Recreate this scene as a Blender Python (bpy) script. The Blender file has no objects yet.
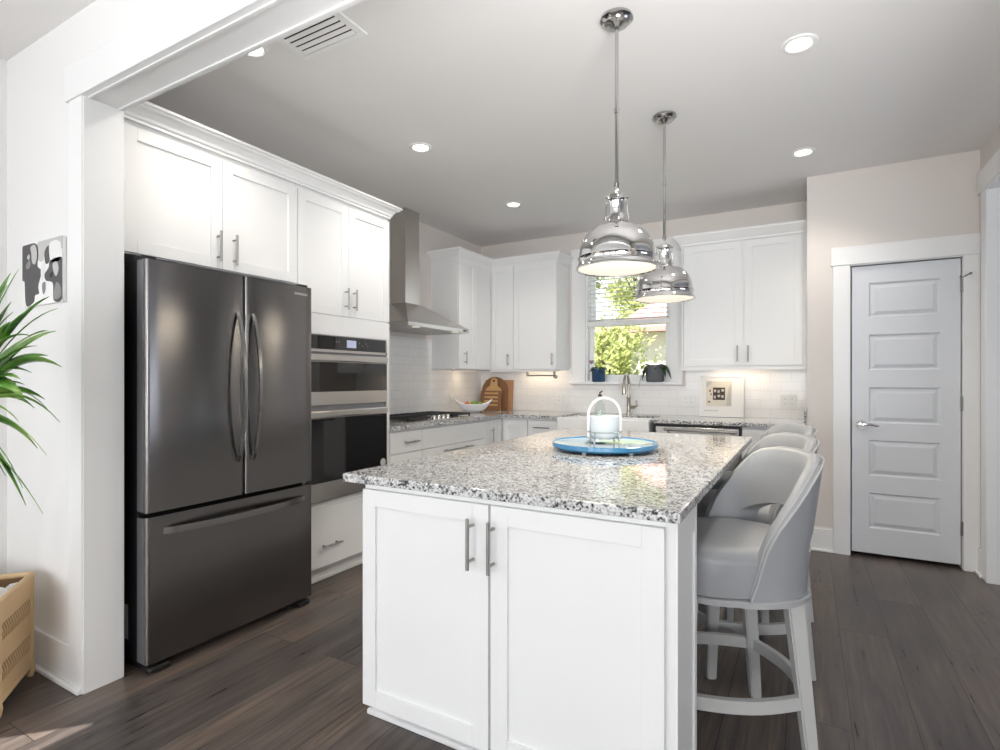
import bpy, bmesh, math, random
from mathutils import Vector, Matrix
random.seed(7)
sc = bpy.context.scene
COL = sc.collection
R = math.radians
pi = math.pi

# ------------------------------------------------------------------ camera
cd = bpy.data.cameras.new('camera'); cam = bpy.data.objects.new('camera', cd); COL.objects.link(cam)
cam.location = (0, 0, 1.2478); cam.rotation_euler = (R(90), 0, R(29.5056))
cd.sensor_width = 36; cd.lens = 542.39 * 36 / 1000; cd.shift_y = 0.00426; cd.clip_start = 0.02
sc.camera = cam
# ------------------------------------------------------------------ view, world, sun, window light
sc.view_settings.view_transform = 'Standard'; sc.view_settings.look = 'None'
sc.view_settings.gamma = 1; sc.view_settings.use_curve_mapping = False
sc.view_settings.exposure = -0.17
try:
    sc.cycles.max_bounces = 10; sc.cycles.diffuse_bounces = 6; sc.cycles.glossy_bounces = 5
    sc.cycles.transmission_bounces = 8; sc.cycles.transparent_max_bounces = 12
    sc.cycles.sample_clamp_indirect = 6; sc.cycles.use_denoising = True
    sc.cycles.caustics_reflective = False; sc.cycles.caustics_refractive = False
except Exception:
    pass
W = bpy.data.worlds.new('sky'); sc.world = W; W.use_nodes = True
wn = W.node_tree.nodes; wl = W.node_tree.links
bg = wn['Background']; bg.inputs['Strength'].default_value = 2.2
tc = wn.new('ShaderNodeTexCoord'); sx = wn.new('ShaderNodeSeparateXYZ'); rp = wn.new('ShaderNodeValToRGB')
wl.new(tc.outputs['Generated'], sx.inputs[0]); wl.new(sx.outputs['Z'], rp.inputs[0]); wl.new(rp.outputs[0], bg.inputs['Color'])
rp.color_ramp.elements[0].position = 0.0; rp.color_ramp.elements[0].color = (0.95, 0.97, 1, 1)
rp.color_ramp.elements[1].position = 0.7; rp.color_ramp.elements[1].color = (0.62, 0.78, 1, 1)

def light(name, kind, loc, energy, color=(1, 1, 1), size=None, size_y=None, aim=None, **kw):
    l = bpy.data.lights.new(name, kind); o = bpy.data.objects.new(name, l); COL.objects.link(o)
    o.location = loc; l.energy = energy; l.color = color
    if kind == 'AREA':
        l.size = size
        if size_y: l.shape = 'RECTANGLE'; l.size_y = size_y
    for k, v in kw.items(): setattr(l, k, v)
    if aim is not None:
        o.rotation_euler = Vector(aim).to_track_quat('-Z', 'Y').to_euler()
    return o
SUN = Vector((.68, .73, -1.4)).normalized()
light('sun', 'SUN', (-6, -8, 12), 22.0, (1, .95, .88), aim=SUN, angle=R(.5))
DAY = (.955, .98, 1)
for i, x in enumerate((-1.9, 0.0, 1.9)):      # daylight in the three rear windows
    light('rear_window_daylight', 'AREA', (x, -4.42, 1.45), 80, DAY, 1.3, 1.7, aim=(0, 1, .22))
light('side_window_daylight', 'AREA', (-3.2, -.95, 1.45), 14, DAY, 1.3, 1.4, aim=(1, 0, 0))
light('hall_window_daylight', 'AREA', (3.14, 2.9, 1.4), 30, (.76, .84, 1), 1.5, 1.7, aim=(-1, 0, .35))
# unseen spot added to brighten the kitchen ceiling, standing in for bounced flash
light('ceiling_fill', 'SPOT', (.30, .45, 1.55), 330, (1, .995, .985), aim=(-.62, 1, .82), spot_size=R(104), spot_blend=1, shadow_soft_size=.45)

# ------------------------------------------------------------------ colour and material helpers
def lin(r, g, b):
    f = lambda c: (c / 255 / 12.92) if c / 255 <= .04045 else ((c / 255 + .055) / 1.055) ** 2.4
    return (f(r), f(g), f(b), 1)
def mat(name, col, rough=.5, metal=0., bump=None, **kw):
    m = bpy.data.materials.new(name); m.use_nodes = True
    b = m.node_tree.nodes['Principled BSDF']
    b.inputs['Base Color'].default_value = col if len(col) == 4 else (*col, 1)
    b.inputs['Roughness'].default_value = rough; b.inputs['Metallic'].default_value = metal
    for k, v in kw.items(): b.inputs[k.replace('_', ' ')].default_value = v
    if bump:
        scale, strength, dist = bump[:3]
        n = m.node_tree.nodes; l = m.node_tree.links
        t = n.new('ShaderNodeTexCoord'); mp = n.new('ShaderNodeMapping'); nz = n.new('ShaderNodeTexNoise'); bp = n.new('ShaderNodeBump')
        if len(bump) > 3: mp.inputs['Scale'].default_value = bump[3]
        nz.inputs['Scale'].default_value = scale; nz.inputs['Detail'].default_value = 3
        bp.inputs['Strength'].default_value = strength; bp.inputs['Distance'].default_value = dist
        l.new(t.outputs['Object'], mp.inputs[0]); l.new(mp.outputs[0], nz.inputs[0])
        l.new(nz.outputs[0], bp.inputs['Height']); l.new(bp.outputs[0], b.inputs['Normal'])
    return m
def ramp(n, stops, interp='LINEAR'):
    r = n.new('ShaderNodeValToRGB'); e = r.color_ramp.elements; r.color_ramp.interpolation = interp
    while len(e) < len(stops): e.new(.5)
    for x, (p, c) in zip(e, stops): x.position = p; x.color = c if len(c) == 4 else (*c, 1)
    return r
def emit(name, col, strength):
    m = bpy.data.materials.new(name); m.use_nodes = True
    b = m.node_tree.nodes['Principled BSDF']; b.inputs['Base Color'].default_value = (*col, 1)
    b.inputs['Emission Color'].default_value = (*col, 1); b.inputs['Emission Strength'].default_value = strength
    return m
M = {}
M['cab'] = mat('cabinet_paint', (.81, .81, .808), .38)
M['trim'] = mat('trim_paint', (.82, .82, .82), .35)
M['wall'] = mat('wall_paint', (.70, .655, .62), .75, bump=(260, .05, .002))
M['wall_lit'] = mat('lit_wall_paint', (.80, .795, .79), .75, bump=(260, .05, .002))  # same wall paint, lightened: the bright dining-side light is in the colour
M['ceil'] = mat('ceiling_paint', (.80, .785, .776), .8, bump=(200, .05, .002))
M['door'] = mat('door_paint', (.70, .72, .75), .4)
M['nickel'] = mat('brushed_nickel', (.37, .36, .345), .36, 1)
M['hinge'] = mat('satin_hinge', (.30, .29, .28), .35, 1)
M['steel'] = mat('stainless_steel', (.60, .575, .545), .27, 1, bump=(30, .08, .001, (1, 1, 60)))
M['chrome'] = mat('polished_chrome', (.80, .80, .80), .05, 1)
M['fridge'] = mat('black_stainless', (.235, .225, .222), .20, 1)
_n = M['fridge'].node_tree.nodes; _t = _n.new('ShaderNodeTangent'); _t.direction_type = 'RADIAL'; _t.axis = 'Z'
_n['Principled BSDF'].inputs['Anisotropic Rotation'].default_value = .25
M['fridge'].node_tree.links.new(_t.outputs[0], _n['Principled BSDF'].inputs['Tangent']); _n['Principled BSDF'].inputs['Anisotropic'].default_value = .72
M['fridge_handle'] = mat('smoked_steel', (.33, .325, .32), .24, 1)
M['rod'] = mat('satin_chrome', (.50, .50, .50), .16, 1)
M['champagne'] = mat('champagne_nickel', (.46, .42, .36), .28, 1)
M['fridge_edge'] = mat('grey_door_edge', (.32, .32, .34), .4, .8)
M['black'] = mat('black_plastic', (.012, .012, .013), .4)
M['black_gloss'] = mat('black_glass', (.006, .006, .007), .04, Coat_Weight=.5)
M['iron'] = mat('cast_iron', (.02, .02, .022), .55)
M['grey_plastic'] = mat('grey_plastic', (.25, .25, .26), .5)
M['white_plastic'] = mat('white_plastic', (.82, .82, .80), .4)
M['ceramic'] = mat('white_ceramic', (.85, .86, .87), .12)
M['sink'] = mat('white_fireclay', (.88, .88, .87), .12)
M['leather'] = mat('light_grey_leather', (.33, .34, .355), .40, bump=(180, .10, .002))
M['welt'] = mat('pale_grey_welt', (.42, .425, .43), .5)
M['stoolwood'] = mat('grey_washed_wood', (.50, .50, .49), .55, bump=(24, .15, .002, (1, 1, .1)))
M['blue_pot'] = mat('blue_glaze', lin(38, 66, 98), .2)
M['grey_pot'] = mat('grey_stoneware', lin(92, 94, 98), .55)
M['leaf_dark'] = mat('dark_leaf', lin(48, 70, 40), .45)
M['stem'] = mat('stem_brown', lin(96, 84, 60), .6)
M['petal'] = mat('mauve_petal', lin(150, 120, 140), .6)
M['rattan'] = mat('rattan', lin(216, 184, 140), .6, bump=(90, .7, .006, (1, 1, 2.2)))
M['lining'] = mat('shaded_lining', lin(128, 100, 72), .9)  # white lining darkened to tan, shadow behind the slots put into the colour
M['rattan_rail'] = mat('rattan_pole', lin(214, 184, 142), .5, bump=(60, .3, .003))
M['gap_shade'] = mat('painted_shade', (.03, .022, .015), .9)  # near-black colour painted in for the shade inside openings
M['fabric_white'] = mat('white_throw', (.82, .81, .78), .9, bump=(90, .4, .004))
M['fabric_black'] = mat('black_print', (.03, .03, .03), .9)
M['canvas'] = mat('canvas_white', lin(228, 228, 226), .8)
M['art_dark'] = mat('print_dark_grey', lin(88, 86, 88), .8)
M['art_mid'] = mat('print_mid_grey', lin(140, 138, 138), .8)
M['art_light'] = mat('print_pale_grey', lin(192, 191, 190), .8)
M['art_white'] = mat('print_white', lin(236, 236, 235), .8)
M['art_black'] = mat('print_black', lin(48, 47, 48), .8)
M['art_beige'] = mat('print_beige', lin(220, 214, 202), .8)
M['art_rust'] = mat('print_rust', lin(150, 104, 72), .8)
M['art_brown'] = mat('print_brown', lin(70, 58, 50), .8)
M['board_dark'] = mat('walnut', lin(134, 96, 66), .45, bump=(20, .15, .002, (8, 1, 1)))
M['board_mid'] = mat('acacia', lin(184, 138, 100), .45, bump=(20, .15, .002, (8, 1, 1)))
M['board_light'] = mat('maple', lin(204, 164, 114), .45, bump=(20, .15, .002, (8, 1, 1)))
M['lime'] = mat('green_fruit', lin(110, 150, 40), .35)
M['tomato'] = mat('red_orange_fruit', lin(206, 96, 56), .35)
M['blue_glass'] = mat('blue_glass_edge', lin(62, 128, 172), .1, Coat_Weight=.4)
M['blue_glass_top'] = mat('pale_blue_glass', lin(176, 206, 222), .06, Coat_Weight=.6)
M['wire_white'] = mat('white_metal', (.82, .83, .84), .3)
M['galv'] = mat('galvanised_wire', (.45, .46, .46), .4, 1)
M['bronze'] = mat('dark_bronze', (.06, .045, .035), .4, .8)
M['lamp_in'] = emit('lit_opal_glass', (1, .92, .78), .62)
M['led'] = emit('lit_led_lens', (1, .95, .86), 9)
M['led_warm'] = emit('lit_warm_strip', (1, .8, .55), 1.5)
M['screen'] = emit('lit_display', (.34, .36, .48), .55)
M['bark'] = mat('bark', lin(96, 82, 66), .9)
M['foliage_a'] = mat('foliage_yellow_green', (.42, .45, .17), .6)
M['foliage_b'] = mat('foliage_green', (.26, .32, .12), .6)
M['foliage_c'] = mat('foliage_pale', (.42, .43, .26), .6)
M['grass'] = mat('lawn_grass', (.14, .18, .06), .9)
M['roof'] = mat('red_roof', (.42, .22, .20), .8)
M['siding'] = mat('pale_siding', lin(216, 205, 196), .8)
M['soil'] = mat('soil', lin(50, 40, 32), .95)

for _k in ('foliage_a', 'foliage_b', 'foliage_c'):       # leaves let light through
    _n = M[_k].node_tree.nodes; _l = M[_k].node_tree.links; _o = [x for x in _n if x.type == 'OUTPUT_MATERIAL'][0]
    _t = _n.new('ShaderNodeBsdfTranslucent'); _t.inputs[0].default_value = _n['Principled BSDF'].inputs['Base Color'].default_value
    _x = _n.new('ShaderNodeMixShader'); _x.inputs[0].default_value = .5
    _l.new(_n['Principled BSDF'].outputs[0], _x.inputs[1]); _l.new(_t.outputs[0], _x.inputs[2]); _l.new(_x.outputs[0], _o.inputs[0])
def thin_glass(name, tint=(1, 1, 1), gl=.08):
    m = bpy.data.materials.new(name); m.use_nodes = True
    n = m.node_tree.nodes; l = m.node_tree.links; n.clear()
    o = n.new('ShaderNodeOutputMaterial'); t = n.new('ShaderNodeBsdfTransparent'); g = n.new('ShaderNodeBsdfGlossy')
    x = n.new('ShaderNodeMixShader'); lw = n.new('ShaderNodeLayerWeight'); lw.inputs[0].default_value = .5
    f = n.new('ShaderNodeMapRange'); pw = n.new('ShaderNodeMath'); pw.operation = 'POWER'; pw.inputs[1].default_value = 4
    l.new(lw.outputs['Facing'], pw.inputs[0]); l.new(pw.outputs[0], f.inputs[0]); f.inputs[3].default_value = .03; f.inputs[4].default_value = .7
    t.inputs[0].default_value = (*tint, 1); g.inputs['Roughness'].default_value = .02
    l.new(f.outputs[0], x.inputs[0]); l.new(t.outputs[0], x.inputs[1]); l.new(g.outputs[0], x.inputs[2]); l.new(x.outputs[0], o.inputs[0])
    return m
M['glass'] = thin_glass('window_glass')
M['bottle_glass'] = thin_glass('bottle_glass', (.90, .95, .94))

def leaf_material():
    m = mat('plant_leaf', lin(86, 132, 62), .38); n = m.node_tree.nodes; l = m.node_tree.links; b = n['Principled BSDF']
    t = n.new('ShaderNodeTexCoord'); nz = n.new('ShaderNodeTexNoise'); nz.inputs['Scale'].default_value = 9
    r = ramp(n, [(.3, lin(60, 110, 42)), (.48, lin(106, 160, 68)), (.7, lin(172, 204, 112))])
    l.new(t.outputs['Object'], nz.inputs[0]); l.new(nz.outputs[0], r.inputs[0]); l.new(r.outputs[0], b.inputs['Base Color'])
    return m
M['leaf'] = leaf_material()

def granite():
    m = mat('speckled_granite', (.6, .6, .6), .07, Specular_IOR_Level=.85); n = m.node_tree.nodes; l = m.node_tree.links; b = n['Principled BSDF']
    t = n.new('ShaderNodeTexCoord')
    nz = n.new('ShaderNodeTexNoise'); nz.inputs['Scale'].default_value = 60; nz.inputs['Detail'].default_value = 3
    ad = n.new('ShaderNodeVectorMath'); ad.operation = 'MULTIPLY_ADD'; ad.inputs[1].default_value = (.012,) * 3
    l.new(t.outputs['Object'], ad.inputs[2]); l.new(nz.outputs['Color'], ad.inputs[0])
    v = n.new('ShaderNodeTexVoronoi'); v.inputs['Scale'].default_value = 165; l.new(ad.outputs[0], v.inputs['Vector'])
    sp = n.new('ShaderNodeSeparateColor'); l.new(v.outputs['Color'], sp.inputs[0])
    nb = n.new('ShaderNodeTexNoise'); nb.inputs['Scale'].default_value = 26; nb.inputs['Detail'].default_value = 2; l.new(t.outputs['Object'], nb.inputs[0])
    mx = n.new('ShaderNodeMath'); mx.operation = 'MULTIPLY_ADD'; mx.inputs[1].default_value = .55
    l.new(nb.outputs[0], mx.inputs[0])
    sc_ = n.new('ShaderNodeMath'); sc_.operation = 'MULTIPLY'; sc_.inputs[1].default_value = .6; l.new(sp.outputs[0], sc_.inputs[0])
    l.new(sc_.outputs[0], mx.inputs[2])
    r = ramp(n, [(0, (.02, .02, .022)), (.365, (.09, .09, .092)), (.43, (.25, .25, .252)), (.49, (.45, .45, .452)), (.62, (.68, .68, .678))], 'CONSTANT')
    l.new(mx.outputs[0], r.inputs[0]); l.new(r.outputs[0], b.inputs['Base Color'])
    return m
M['granite'] = granite()

def planks():
    m = mat('dark_oak_planks', (.1, .08, .07), .33); n = m.node_tree.nodes; l = m.node_tree.links; b = n['Principled BSDF']
    t = n.new('ShaderNodeTexCoord'); mp = n.new('ShaderNodeMapping')
    mp.inputs['Rotation'].default_value = (0, 0, R(90)); mp.inputs['Location'].default_value = (.3, -.345 + .205 * 60, 0)
    # after the quarter turn the boards run along world Y
    br = n.new('ShaderNodeTexBrick'); br.offset = .37; br.inputs['Scale'].default_value = 1
    br.inputs['Brick Width'].default_value = 1.45; br.inputs['Row Height'].default_value = .205
    br.inputs['Mortar Size'].default_value = .0016; br.inputs['Mortar Smooth'].default_value = .1; br.inputs['Bias'].default_value = 0
    br.inputs['Color1'].default_value = (0, 0, 0, 1); br.inputs['Color2'].default_value = (1, 1, 1, 1); br.inputs['Mortar'].default_value = (.5, .5, .5, 1)
    l.new(t.outputs['Object'], mp.inputs[0]); l.new(mp.outputs[0], br.inputs['Vector'])
    # grain: noise stretched along the boards, shifted per board
    m2 = n.new('ShaderNodeMapping'); m2.inputs['Scale'].default_value = (1, .06, 1); l.new(t.outputs['Object'], m2.inputs[0])
    of = n.new('ShaderNodeVectorMath'); of.operation = 'MULTIPLY_ADD'; of.inputs[1].default_value = (7, 7, 7)
    l.new(br.outputs['Color'], of.inputs[0]); l.new(m2.outputs[0], of.inputs[2])
    g1 = n.new('ShaderNodeTexNoise'); g1.inputs['Scale'].default_value = 42; g1.inputs['Detail'].default_value = 6; g1.inputs['Roughness'].default_value = .62; g1.inputs['Distortion'].default_value = .6
    l.new(of.outputs[0], g1.inputs[0])
    m3 = n.new('ShaderNodeMapping'); m3.inputs['Scale'].default_value = (1, .18, 1); l.new(t.outputs['Object'], m3.inputs[0])
    of3 = n.new('ShaderNodeVectorMath'); of3.operation = 'MULTIPLY_ADD'; of3.inputs[1].default_value = (5, 5, 5)
    l.new(br.outputs['Color'], of3.inputs[0]); l.new(m3.outputs[0], of3.inputs[2])
    g2 = n.new('ShaderNodeTexNoise'); g2.inputs['Scale'].default_value = 5; g2.inputs['Detail'].default_value = 3; l.new(of3.outputs[0], g2.inputs[0])
    r1 = ramp(n, [(.28, lin(62, 55, 52)), (.5, lin(91, 82, 77)), (.68, lin(112, 101, 92)), (.8, lin(150, 130, 112))]); l.new(g1.outputs[0], r1.inputs[0])
    r2 = ramp(n, [(.3, (.70, .72, .76)), (.55, (1, 1, 1)), (.74, (1.34, 1.20, 1.04))]); l.new(g2.outputs[0], r2.inputs[0])
    r3 = ramp(n, [(0, (.80, .80, .82)), (1, (1.16, 1.14, 1.12))]); l.new(br.outputs['Color'], r3.inputs[0])
    a = n.new('ShaderNodeMix'); a.data_type = 'RGBA'; a.blend_type = 'MULTIPLY'; a.inputs[0].default_value = 1; a.clamp_result = False
    l.new(r1.outputs[0], a.inputs[6]); l.new(r2.outputs[0], a.inputs[7])
    c = n.new('ShaderNodeMix'); c.data_type = 'RGBA'; c.blend_type = 'MULTIPLY'; c.inputs[0].default_value = 1
    l.new(a.outputs[2], c.inputs[6]); l.new(r3.outputs[0], c.inputs[7])
    d = n.new('ShaderNodeMix'); d.data_type = 'RGBA'; l.new(br.outputs['Fac'], d.inputs[0]); l.new(c.outputs[2], d.inputs[6]); d.inputs[7].default_value = (.012, .01, .009, 1)
    l.new(d.outputs[2], b.inputs['Base Color'])
    bp = n.new('ShaderNodeBump'); bp.inputs['Strength'].default_value = .12; bp.inputs['Distance'].default_value = .003
    l.new(g1.outputs[0], bp.inputs['Height']); l.new(bp.outputs[0], b.inputs['Normal'])
    rr = ramp(n, [(.3, (.26,) * 3), (.7, (.42,) * 3)]); l.new(g1.outputs[0], rr.inputs[0]); l.new(rr.outputs[0], b.inputs['Roughness'])
    return m
M['floor'] = planks()

def subway(axis):
    m = mat('white_subway_tile_' + axis, (.86, .85, .84), .16); n = m.node_tree.nodes; l = m.node_tree.links; b = n['Principled BSDF']
    t = n.new('ShaderNodeTexCoord'); s = n.new('ShaderNodeSeparateXYZ'); c = n.new('ShaderNodeCombineXYZ')
    l.new(t.outputs['Object'], s.inputs[0]); l.new(s.outputs['X' if axis == 'x' else 'Y'], c.inputs[0]); l.new(s.outputs['Z'], c.inputs[1])
    br = n.new('ShaderNodeTexBrick'); br.inputs['Scale'].default_value = 1; br.inputs['Brick Width'].default_value = .155; br.inputs['Row Height'].default_value = .078
    br.inputs['Mortar Size'].default_value = .0014; br.inputs['Mortar Smooth'].default_value = .2
    br.inputs['Color1'].default_value = (.86, .85, .84, 1); br.inputs['Color2'].default_value = (.84, .83, .82, 1); br.inputs['Mortar'].default_value = (.70, .69, .68, 1)
    l.new(c.outputs[0], br.inputs['Vector']); l.new(br.outputs['Color'], b.inputs['Base Color'])
    bp = n.new('ShaderNodeBump'); bp.invert = True; bp.inputs['Strength'].default_value = .35; bp.inputs['Distance'].default_value = .002
    l.new(br.outputs['Fac'], bp.inputs['Height']); l.new(bp.outputs[0], b.inputs['Normal'])
    return m
M['tile_x'] = subway('x'); M['tile_y'] = subway('y')

# ------------------------------------------------------------------ mesh helpers
ORG = {}
class MB:
    """collects shapes; build() links them as ONE mesh object"""
    def __init__(s, T=None): s.bm = bmesh.new(); s.T = T; s.mi = 0
    def _tag(s, faces, smooth):
        for f in faces: f.smooth = smooth; f.material_index = s.mi
    def box(s, x0, x1, y0, y1, z0, z1, b=0, seg=2):
        bm = s.bm
        vs = [bm.verts.new((x, y, z)) for x in (x0, x1) for y in (y0, y1) for z in (z0, z1)]
        q = [(0, 1, 3, 2), (4, 6, 7, 5), (0, 4, 5, 1), (2, 3, 7, 6), (0, 2, 6, 4), (1, 5, 7, 3)]
        fs = [bm.faces.new([vs[i] for i in f]) for f in q]; s._tag(fs, False)
        if b:
            es = list({e for f in fs for e in f.edges})
            r = bmesh.ops.bevel(bm, geom=es, offset=b, segments=seg, affect='EDGES', profile=.5)
            for f in r['faces']: f.smooth = True; f.material_index = s.mi
        return s
    def prism(s, pts, vec, smooth=False, b=0):
        bm = s.bm; vec = Vector(vec)
        a = [bm.verts.new(p) for p in pts]; c = [bm.verts.new(Vector(p) + vec) for p in pts]
        n = len(a); fs = [bm.faces.new(a), bm.faces.new(c[::-1])]; s._tag(fs, False)
        side = [bm.faces.new((a[i], c[i], c[(i + 1) % n], a[(i + 1) % n])) for i in range(n)]; s._tag(side, smooth)
        if b:
            es = list({e for f in fs for e in f.edges})
            r = bmesh.ops.bevel(bm, geom=es, offset=b, segments=2, affect='EDGES', profile=.5)
            for f in r['faces']: f.smooth = True; f.material_index = s.mi
        return s
    def rings(s, rings, closed=True, caps=True, smooth=True, loop=False):
        bm = s.bm; R_ = [[bm.verts.new(p) for p in r] for r in rings]; fs = []
        m = len(R_[0]); nn = len(R_)
        for i in range(nn if loop else nn - 1):
            A, B = R_[i], R_[(i + 1) % nn]
            for j in range(m if closed else m - 1):
                fs.append(bm.faces.new((A[j], A[(j + 1) % m], B[(j + 1) % m], B[j])))
        s._tag(fs, smooth)
        if caps and closed and not loop:
            cf = [bm.faces.new(R_[0][::-1]), bm.faces.new(R_[-1])]; s._tag(cf, False)
        return s
    def sweep(s, path, prof, up=(0, 0, 1), smooth=True, loop=False, scale=None):
        path = [Vector(p) for p in path]; up = Vector(up); rr = []; n = len(path)
        for i, p in enumerate(path):
            a = path[(i - 1) % n] if (loop or i > 0) else p; c = path[(i + 1) % n] if (loop or i < n - 1) else p
            t = (c - a).normalized(); u = up - up.dot(t) * t
            if u.length < 1e-4: u = Vector((1, 0, 0)) - t.x * t
            u.normalize(); w = t.cross(u); k = scale[i] if scale else 1
            rr.append([p + w * x * k + u * y * k for x, y in prof])
        return s.rings(rr, smooth=smooth, loop=loop)
    def tube(s, path, r, n=10, loop=False, up=(0.01, .02, 1)):
        rr = r if isinstance(r, (list, tuple)) else None
        pr = [(math.cos(2 * pi * k / n), math.sin(2 * pi * k / n)) for k in range(n)]
        return s.sweep(path, [(x * (1 if rr else r), y * (1 if rr else r)) for x, y in pr], up, True, loop, scale=rr)
    def cyl(s, p0, p1, r0, r1=None, n=20): return s.tube([p0, p1], [r0, r0 if r1 is None else r1], n)
    def lathe(s, prof, c=(0, 0, 0), n=40, smooth=True, close=False):
        bm = s.bm; c = Vector(c); rows = []
        for r, z in prof:
            if r < 1e-6: rows.append([bm.verts.new(c + Vector((0, 0, z)))])
            else: rows.append([bm.verts.new(c + Vector((r * math.cos(2 * pi * k / n), r * math.sin(2 * pi * k / n), z))) for k in range(n)])
        fs = []
        prs = list(zip(rows, rows[1:])) + ([(rows[-1], rows[0])] if close else [])
        for A, B in prs:
            for k in range(n):
                k2 = (k + 1) % n
                if len(A) == 1 and len(B) == 1: continue
                if len(A) == 1: fs.append(bm.faces.new((A[0], B[k2], B[k])))
                elif len(B) == 1: fs.append(bm.faces.new((A[k], A[k2], B[0])))
                else: fs.append(bm.faces.new((A[k], A[k2], B[k2], B[k])))
        s._tag(fs, smooth); return s
    def ball(s, c, r, n=16, m=10, sq=(1, 1, 1)):
        c = Vector(c); bm = s.bm; rows = []
        for i in range(m + 1):
            rr, z = r * math.sin(pi * i / m), -r * math.cos(pi * i / m)
            if i in (0, m): rows.append([bm.verts.new(c + Vector((0, 0, z * sq[2])))])
            else: rows.append([bm.verts.new(c + Vector((rr * math.cos(2 * pi * k / n) * sq[0], rr * math.sin(2 * pi * k / n) * sq[1], z * sq[2]))) for k in range(n)])
        fs = []
        for A, B in zip(rows, rows[1:]):
            for k in range(n):
                k2 = (k + 1) % n
                if len(A) == 1: fs.append(bm.faces.new((A[0], B[k2], B[k])))
                elif len(B) == 1: fs.append(bm.faces.new((A[k], A[k2], B[0])))
                else: fs.append(bm.faces.new((A[k], A[k2], B[k2], B[k])))
        s._tag(fs, True); return s
    def grid(s, P, smooth=True):
        bm = s.bm; V = [[bm.verts.new(p) for p in r] for r in P]; fs = []
        for i in range(len(V) - 1):
            for j in range(len(V[0]) - 1): fs.append(bm.faces.new((V[i][j], V[i + 1][j], V[i + 1][j + 1], V[i][j + 1])))
        s._tag(fs, smooth); return s
    def poly(s, pts):
        f = s.bm.faces.new([s.bm.verts.new(p) for p in pts]); s._tag([f], False); return s
    def build(s, name, mats, parent=None, origin=None, normals=True):
        bm = s.bm
        if s.T:
            for v in bm.verts: v.co = Vector(s.T(v.co))
        if normals: bmesh.ops.recalc_face_normals(bm, faces=bm.faces)
        if parent is not None: o0 = Vector(ORG[parent])
        else:
            if origin is None:
                xs = [v.co for v in bm.verts]
                lo = Vector([min(v[i] for v in xs) for i in range(3)]); hi = Vector([max(v[i] for v in xs) for i in range(3)])
                origin = Vector(((lo.x + hi.x) / 2, (lo.y + hi.y) / 2, lo.z))
            o0 = Vector(origin)
        bmesh.ops.translate(bm, verts=bm.verts, vec=-o0)
        me = bpy.data.meshes.new(name); bm.to_mesh(me); bm.free()
        sm = [p.use_smooth for p in me.polygons]; me.set_sharp_from_angle(angle=R(42)); me.polygons.foreach_set('use_smooth', sm); me.update()
        for m in (mats if isinstance(mats, (list, tuple)) else [mats]): me.materials.append(M[m] if isinstance(m, str) else m)
        o = bpy.data.objects.new(name, me); COL.objects.link(o)
        if parent is not None: o.parent = parent; ORG[o] = ORG[parent]
        else: o.location = o0; ORG[o] = o0
        return o
def thing(name, label, cat, loc=(0, 0, 0), group=None):
    o = bpy.data.objects.new(name, None); COL.objects.link(o); o.location = loc; o.empty_display_size = .1
    o['label'] = label; o['category'] = cat
    if group: o['group'] = group
    ORG[o] = Vector(loc); return o
def tag(o, label, cat, group=None):
    o['label'] = label; o['category'] = cat
    if group: o['group'] = group
    return o
def struct(o, label, cat):
    o['kind'] = 'structure'; o['label'] = label; o['category'] = cat; return o
def dup(root, loc=None, rotz=None, label=None):
    def cp(o, par):
        c = o.copy(); COL.objects.link(c)
        if par is not None: c.parent = par
        for ch in list(o.children): cp(ch, c)
        return c
    r = cp(root, None)
    if loc is not None: r.location = loc
    if rotz is not None: r.rotation_euler = (0, 0, rotz)
    if label: r['label'] = label
    return r

# coordinate frames for cabinet faces: (a along the wall, d out of the face, z)
FX = lambda xf: (lambda v: (xf + v[1], v[0], v[2]))      # faces +X
FY = lambda yf: (lambda v: (v[0], yf - v[1], v[2]))      # faces -Y
def shaker(parent, T, a0, a1, z0, z1, name='door', fr=.058):
    g = .0015; a0 += g; a1 -= g; z0 += g; z1 -= g
    m = MB(T)
    m.box(a0 + fr - .004, a1 - fr + .004, -.019, -.009, z0 + fr - .004, z1 - fr + .004)
    m.box(a0, a0 + fr, -.019, 0, z0, z1, .0015); m.box(a1 - fr, a1, -.019, 0, z0, z1, .0015)
    m.box(a0 + fr, a1 - fr, -.019, 0, z0, z0 + fr, .0015); m.box(a0 + fr, a1 - fr, -.019, 0, z1 - fr, z1, .0015)
    return m.build(name, 'cab', parent)
def slab(parent, T, a0, a1, z0, z1, name='drawer'):
    g = .0015
    return MB(T).box(a0 + g, a1 - g, -.019, 0, z0 + g, z1 - g, .002).build(name, 'cab', parent)
def bar_handle(parent, T, a, z0, z1=None, a1=None):
    m = MB(T); r = .0058; o = .034
    if a1 is None:
        m.cyl((a, o, z0), (a, o, z1), r, n=12); e = (z1 - z0) * .16
        for z in (z0 + e, z1 - e): m.cyl((a, .0, z), (a, o, z), r * .85, n=10)
    else:
        m.cyl((a, o, z0), (a1, o, z0), r, n=12); e = (a1 - a) * .16
        for x in (a + e, a1 - e): m.cyl((x, .0, z0), (x, o, z0), r * .85, n=10)
    return m.build('handle', 'nickel', parent)

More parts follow.
